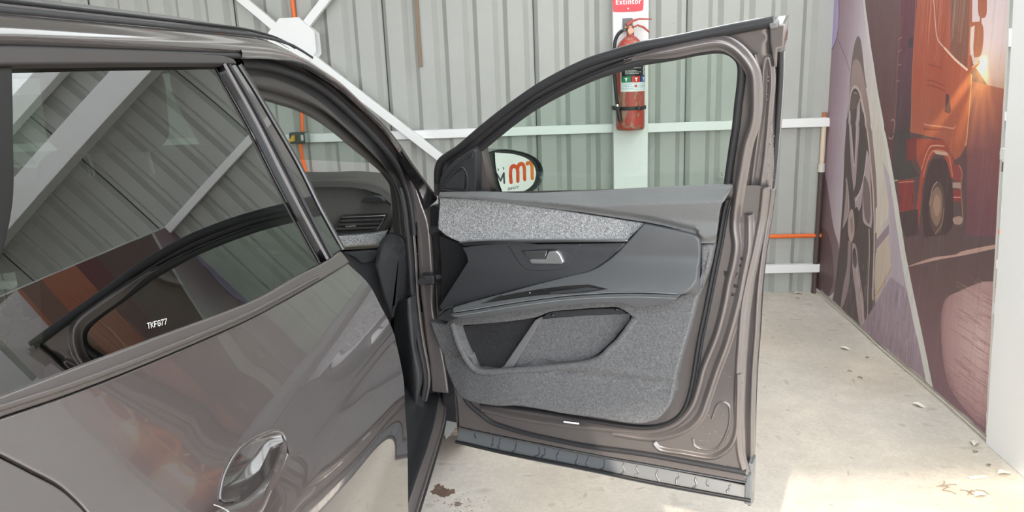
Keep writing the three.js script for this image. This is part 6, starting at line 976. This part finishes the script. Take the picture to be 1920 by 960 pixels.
  const labT = canvasTex(512, 640, (g, W, H) => {
    g.fillStyle = '#e8e8e4'; g.fillRect(0, 0, W, H); g.fillStyle = '#17181b'; g.fillRect(14, 14, W - 28, H - 190);
    g.fillStyle = '#e9e9e6'; seed = 12; for (let r = 0; r < 12; r++) { const y = 34 + r * 26; if (r % 4 === 3) continue; let x = 80; const end = 330 - (r % 3) * 40; while (x < end) { const w = 8 + rnd() * 22; g.fillRect(x, y, w, r % 4 === 0 ? 13 : 8); x += w + 6; } }
    for (let r = 0; r < 4; r++) { g.fillStyle = '#d9dadb'; g.fillRect(400, 40 + r * 76, 84, 62); g.fillStyle = '#33353a'; g.fillRect(420, 56 + r * 76, 40, 30); g.beginPath(); g.arc(460, 84 + r * 76, 12, 0, 7); g.fill(); }
    g.fillStyle = '#e9e9e6'; for (const y of [120, 216]) { g.beginPath(); g.moveTo(36, y + 26); g.lineTo(50, y); g.lineTo(64, y + 26); g.fill(); }
    for (const [x, col] of [[26, '#1f7d55'], [186, '#c4302b'], [346, '#1f5ea8']]) { g.fillStyle = col; g.fillRect(x, H - 290, 140, 116); g.fillStyle = '#f0f0ee'; g.beginPath(); g.moveTo(x + 40, H - 262); g.lineTo(x + 100, H - 262); g.lineTo(x + 82, H - 236); g.lineTo(x + 78, H - 196); g.lineTo(x + 62, H - 196); g.lineTo(x + 58, H - 236); g.fill(); }
    g.fillStyle = '#dfe5ea'; g.fillRect(14, H - 160, W - 28, 130); g.strokeStyle = '#7c8894'; g.lineWidth = 3; g.strokeRect(20, H - 154, W - 40, 118);
    let x = 40; g.fillStyle = '#8c98a4'; for (let r = 0; r < 3; r++) for (x = 40; x < 200; x += 16 + rnd() * 10) g.fillRect(x, H - 138 + r * 34, 10 + rnd() * 8, 9); g.fillStyle = '#c4483e'; g.fillRect(228, H - 128, 40, 44); g.fillStyle = '#7f96b5'; for (x = 290; x < 470; x += 26) { g.fillRect(x, H - 118, 18, 14); g.fillRect(x, H - 84, 18, 9); }
  });
  const ly0 = pts[6][1] - y0, ly1 = pts[5][1] - y0 + 0.02, lab = new THREE.CylinderGeometry(R + 0.0012, R + 0.0012, ly1 - ly0, 32, 1, true, -0.80, 2.25).translate(0, (ly0 + ly1) / 2, 0);
  const labM = mesh('label', lab, std({ map: labT, roughness: 0.4 }), ex); labM.userData.label = 'black and white instruction label with green, red and blue panels';
  const sT = canvasTex(512, 1024, (g, W, H) => { g.fillStyle = '#dd3d47'; g.fillRect(0, 0, W, H); g.fillStyle = '#f7f3f3'; g.font = 'bold 112px sans-serif'; g.textAlign = 'center'; g.textBaseline = 'alphabetic'; g.fillText('Extintor', W / 2 + 4, H - 112); });
  const sp = [[0.3311,1.7425],[0.4984,1.7384],[0.4986,1.682]], sw = thing('extinguisher_sign', 'red sign reading Extintor on the white column above the extinguisher', 'sign', [(sp[0][0] + sp[1][0]) / 2, sp[2][1], BACK + 0.101]), hw = (sp[1][0] - sp[0][0]) / 2;
  const sg = sheet([[-hw, 0.012], [-hw + 0.003, 0.003], [-hw + 0.012, 0], [hw - 0.012, 0], [hw - 0.003, 0.003], [hw, 0.012], [hw, 0.34, 1], [-hw, 0.34, 1]], (a, b) => [a, b, 0.003], { thick: 0.003 }); const su = sg.attributes.uv; for (let i = 0; i < su.count; i++) su.setXY(i, (su.getX(i) + hw) / (2 * hw), su.getY(i) / 0.34);
  mesh('board', sg, std({ map: sT, roughness: 0.4 }), sw); mesh('screw', new THREE.SphereGeometry(0.005, 12, 8).scale(1, 1, 0.4).translate(0, 0.014, 0.003), M.whiteSteel, sw);
}

// ------------------------------------------------------------------ litter on the floor
{
  const pale = std({ color: new THREE.Color().setRGB(0.72, 0.68, 0.58), roughness: 0.8, side: THREE.DoubleSide }), brown = std({ color: new THREE.Color().setRGB(0.30, 0.22, 0.14), roughness: 0.85, side: THREE.DoubleSide });
  const leafG = (L, Wd, curl) => { const rows = []; for (let i = 0; i <= 10; i++) { const t = i / 10, w = Wd * Math.sin(Math.PI * Math.min(1, t * 0.95 + 0.03)) ** 0.8; rows.push([-1, -0.5, 0, 0.5, 1].map((s) => [(t - 0.5) * L, 0.002 + curl * (s * s) * 0.8 + curl * 0.7 * Math.sin(t * 5), s * w])); } return gridGeo(rows); };
  const spots = [[1.4501,-4.5661],[1.418,-4.47],[1.3953,-3.6338],[1.4558,-3.5185],[1.3141,-3.3539],[1.3337,-3.2797],[1.4569,-2.9844],[1.5131,-2.6652],[1.4842,-2.6016],[1.4806,-2.5069],[1.4011,-2.4259],[1.5012,-2.4492],[1.3516,-2.3136]];
  const kinds = [0, 1, 0, 1, 1, 1, 0, 0, 1, 1, 2, 0, 0], where = ['under the low rail by the banner corner', 'just in front of the banner corner', 'below the printed wheel', 'near the banner between two scuffs', 'on open floor short of the lorry banner', 'small and dark on open floor', 'near the foot of the white stripe', 'curled at the foot of the lorry banner', 'tiny beside the curled leaf', 'twisted by the white banner', 'flat strip beside the white banner', 'torn by the foot of the white banner', 'lying among twigs near the sunlit patch'];
  spots.forEach(([x, z], i) => {
    const k = kinds[i], g = k === 2 ? box(-0.032, 0.032, 0.0005, 0.004, -0.008, 0.008, 0.0015) : leafG(k ? 0.022 : 0.05, k ? 0.005 : 0.014, k ? 0.003 : 0.006);
    const o = tag(mesh(k === 2 ? 'paper_scrap' : 'dry_leaf', g, k === 1 ? brown : pale), (k === 2 ? 'white paper ' : k ? 'small brown dry leaf ' : 'pale dry leaf ') + where[i], k === 2 ? 'paper' : 'leaf', k === 2 ? undefined : 'dry leaves on the floor');
    o.position.set(x, 0.001, z); o.rotation.y = [0.2, -0.3, -0.5, 0.4, 0.1, -0.6, -0.7, 1.0, 0.3, 0.5, 0.15, 0.2, 0.4][i];
  });
  seed = 8; const tw = [[1.3274,-2.3526]][0]; for (let i = 0; i < 9; i++) { const o = tag(mesh('twig', tube([[-0.02, 0.002, 0], [0, 0.005, 0.004 * rnd()], [0.02, 0.002, -0.004]], 0.0012, { seg: 5, n: 6 }), brown), 'thin brown twig in the small heap near the white banner', 'twig', 'twigs near the white banner'); o.position.set(tw[0] + (rnd() - 0.5) * 0.14, 0.001, tw[1] + (rnd() - 0.5) * 0.07); o.rotation.y = rnd() * 3; }
}

renderer.render(scene, camera);
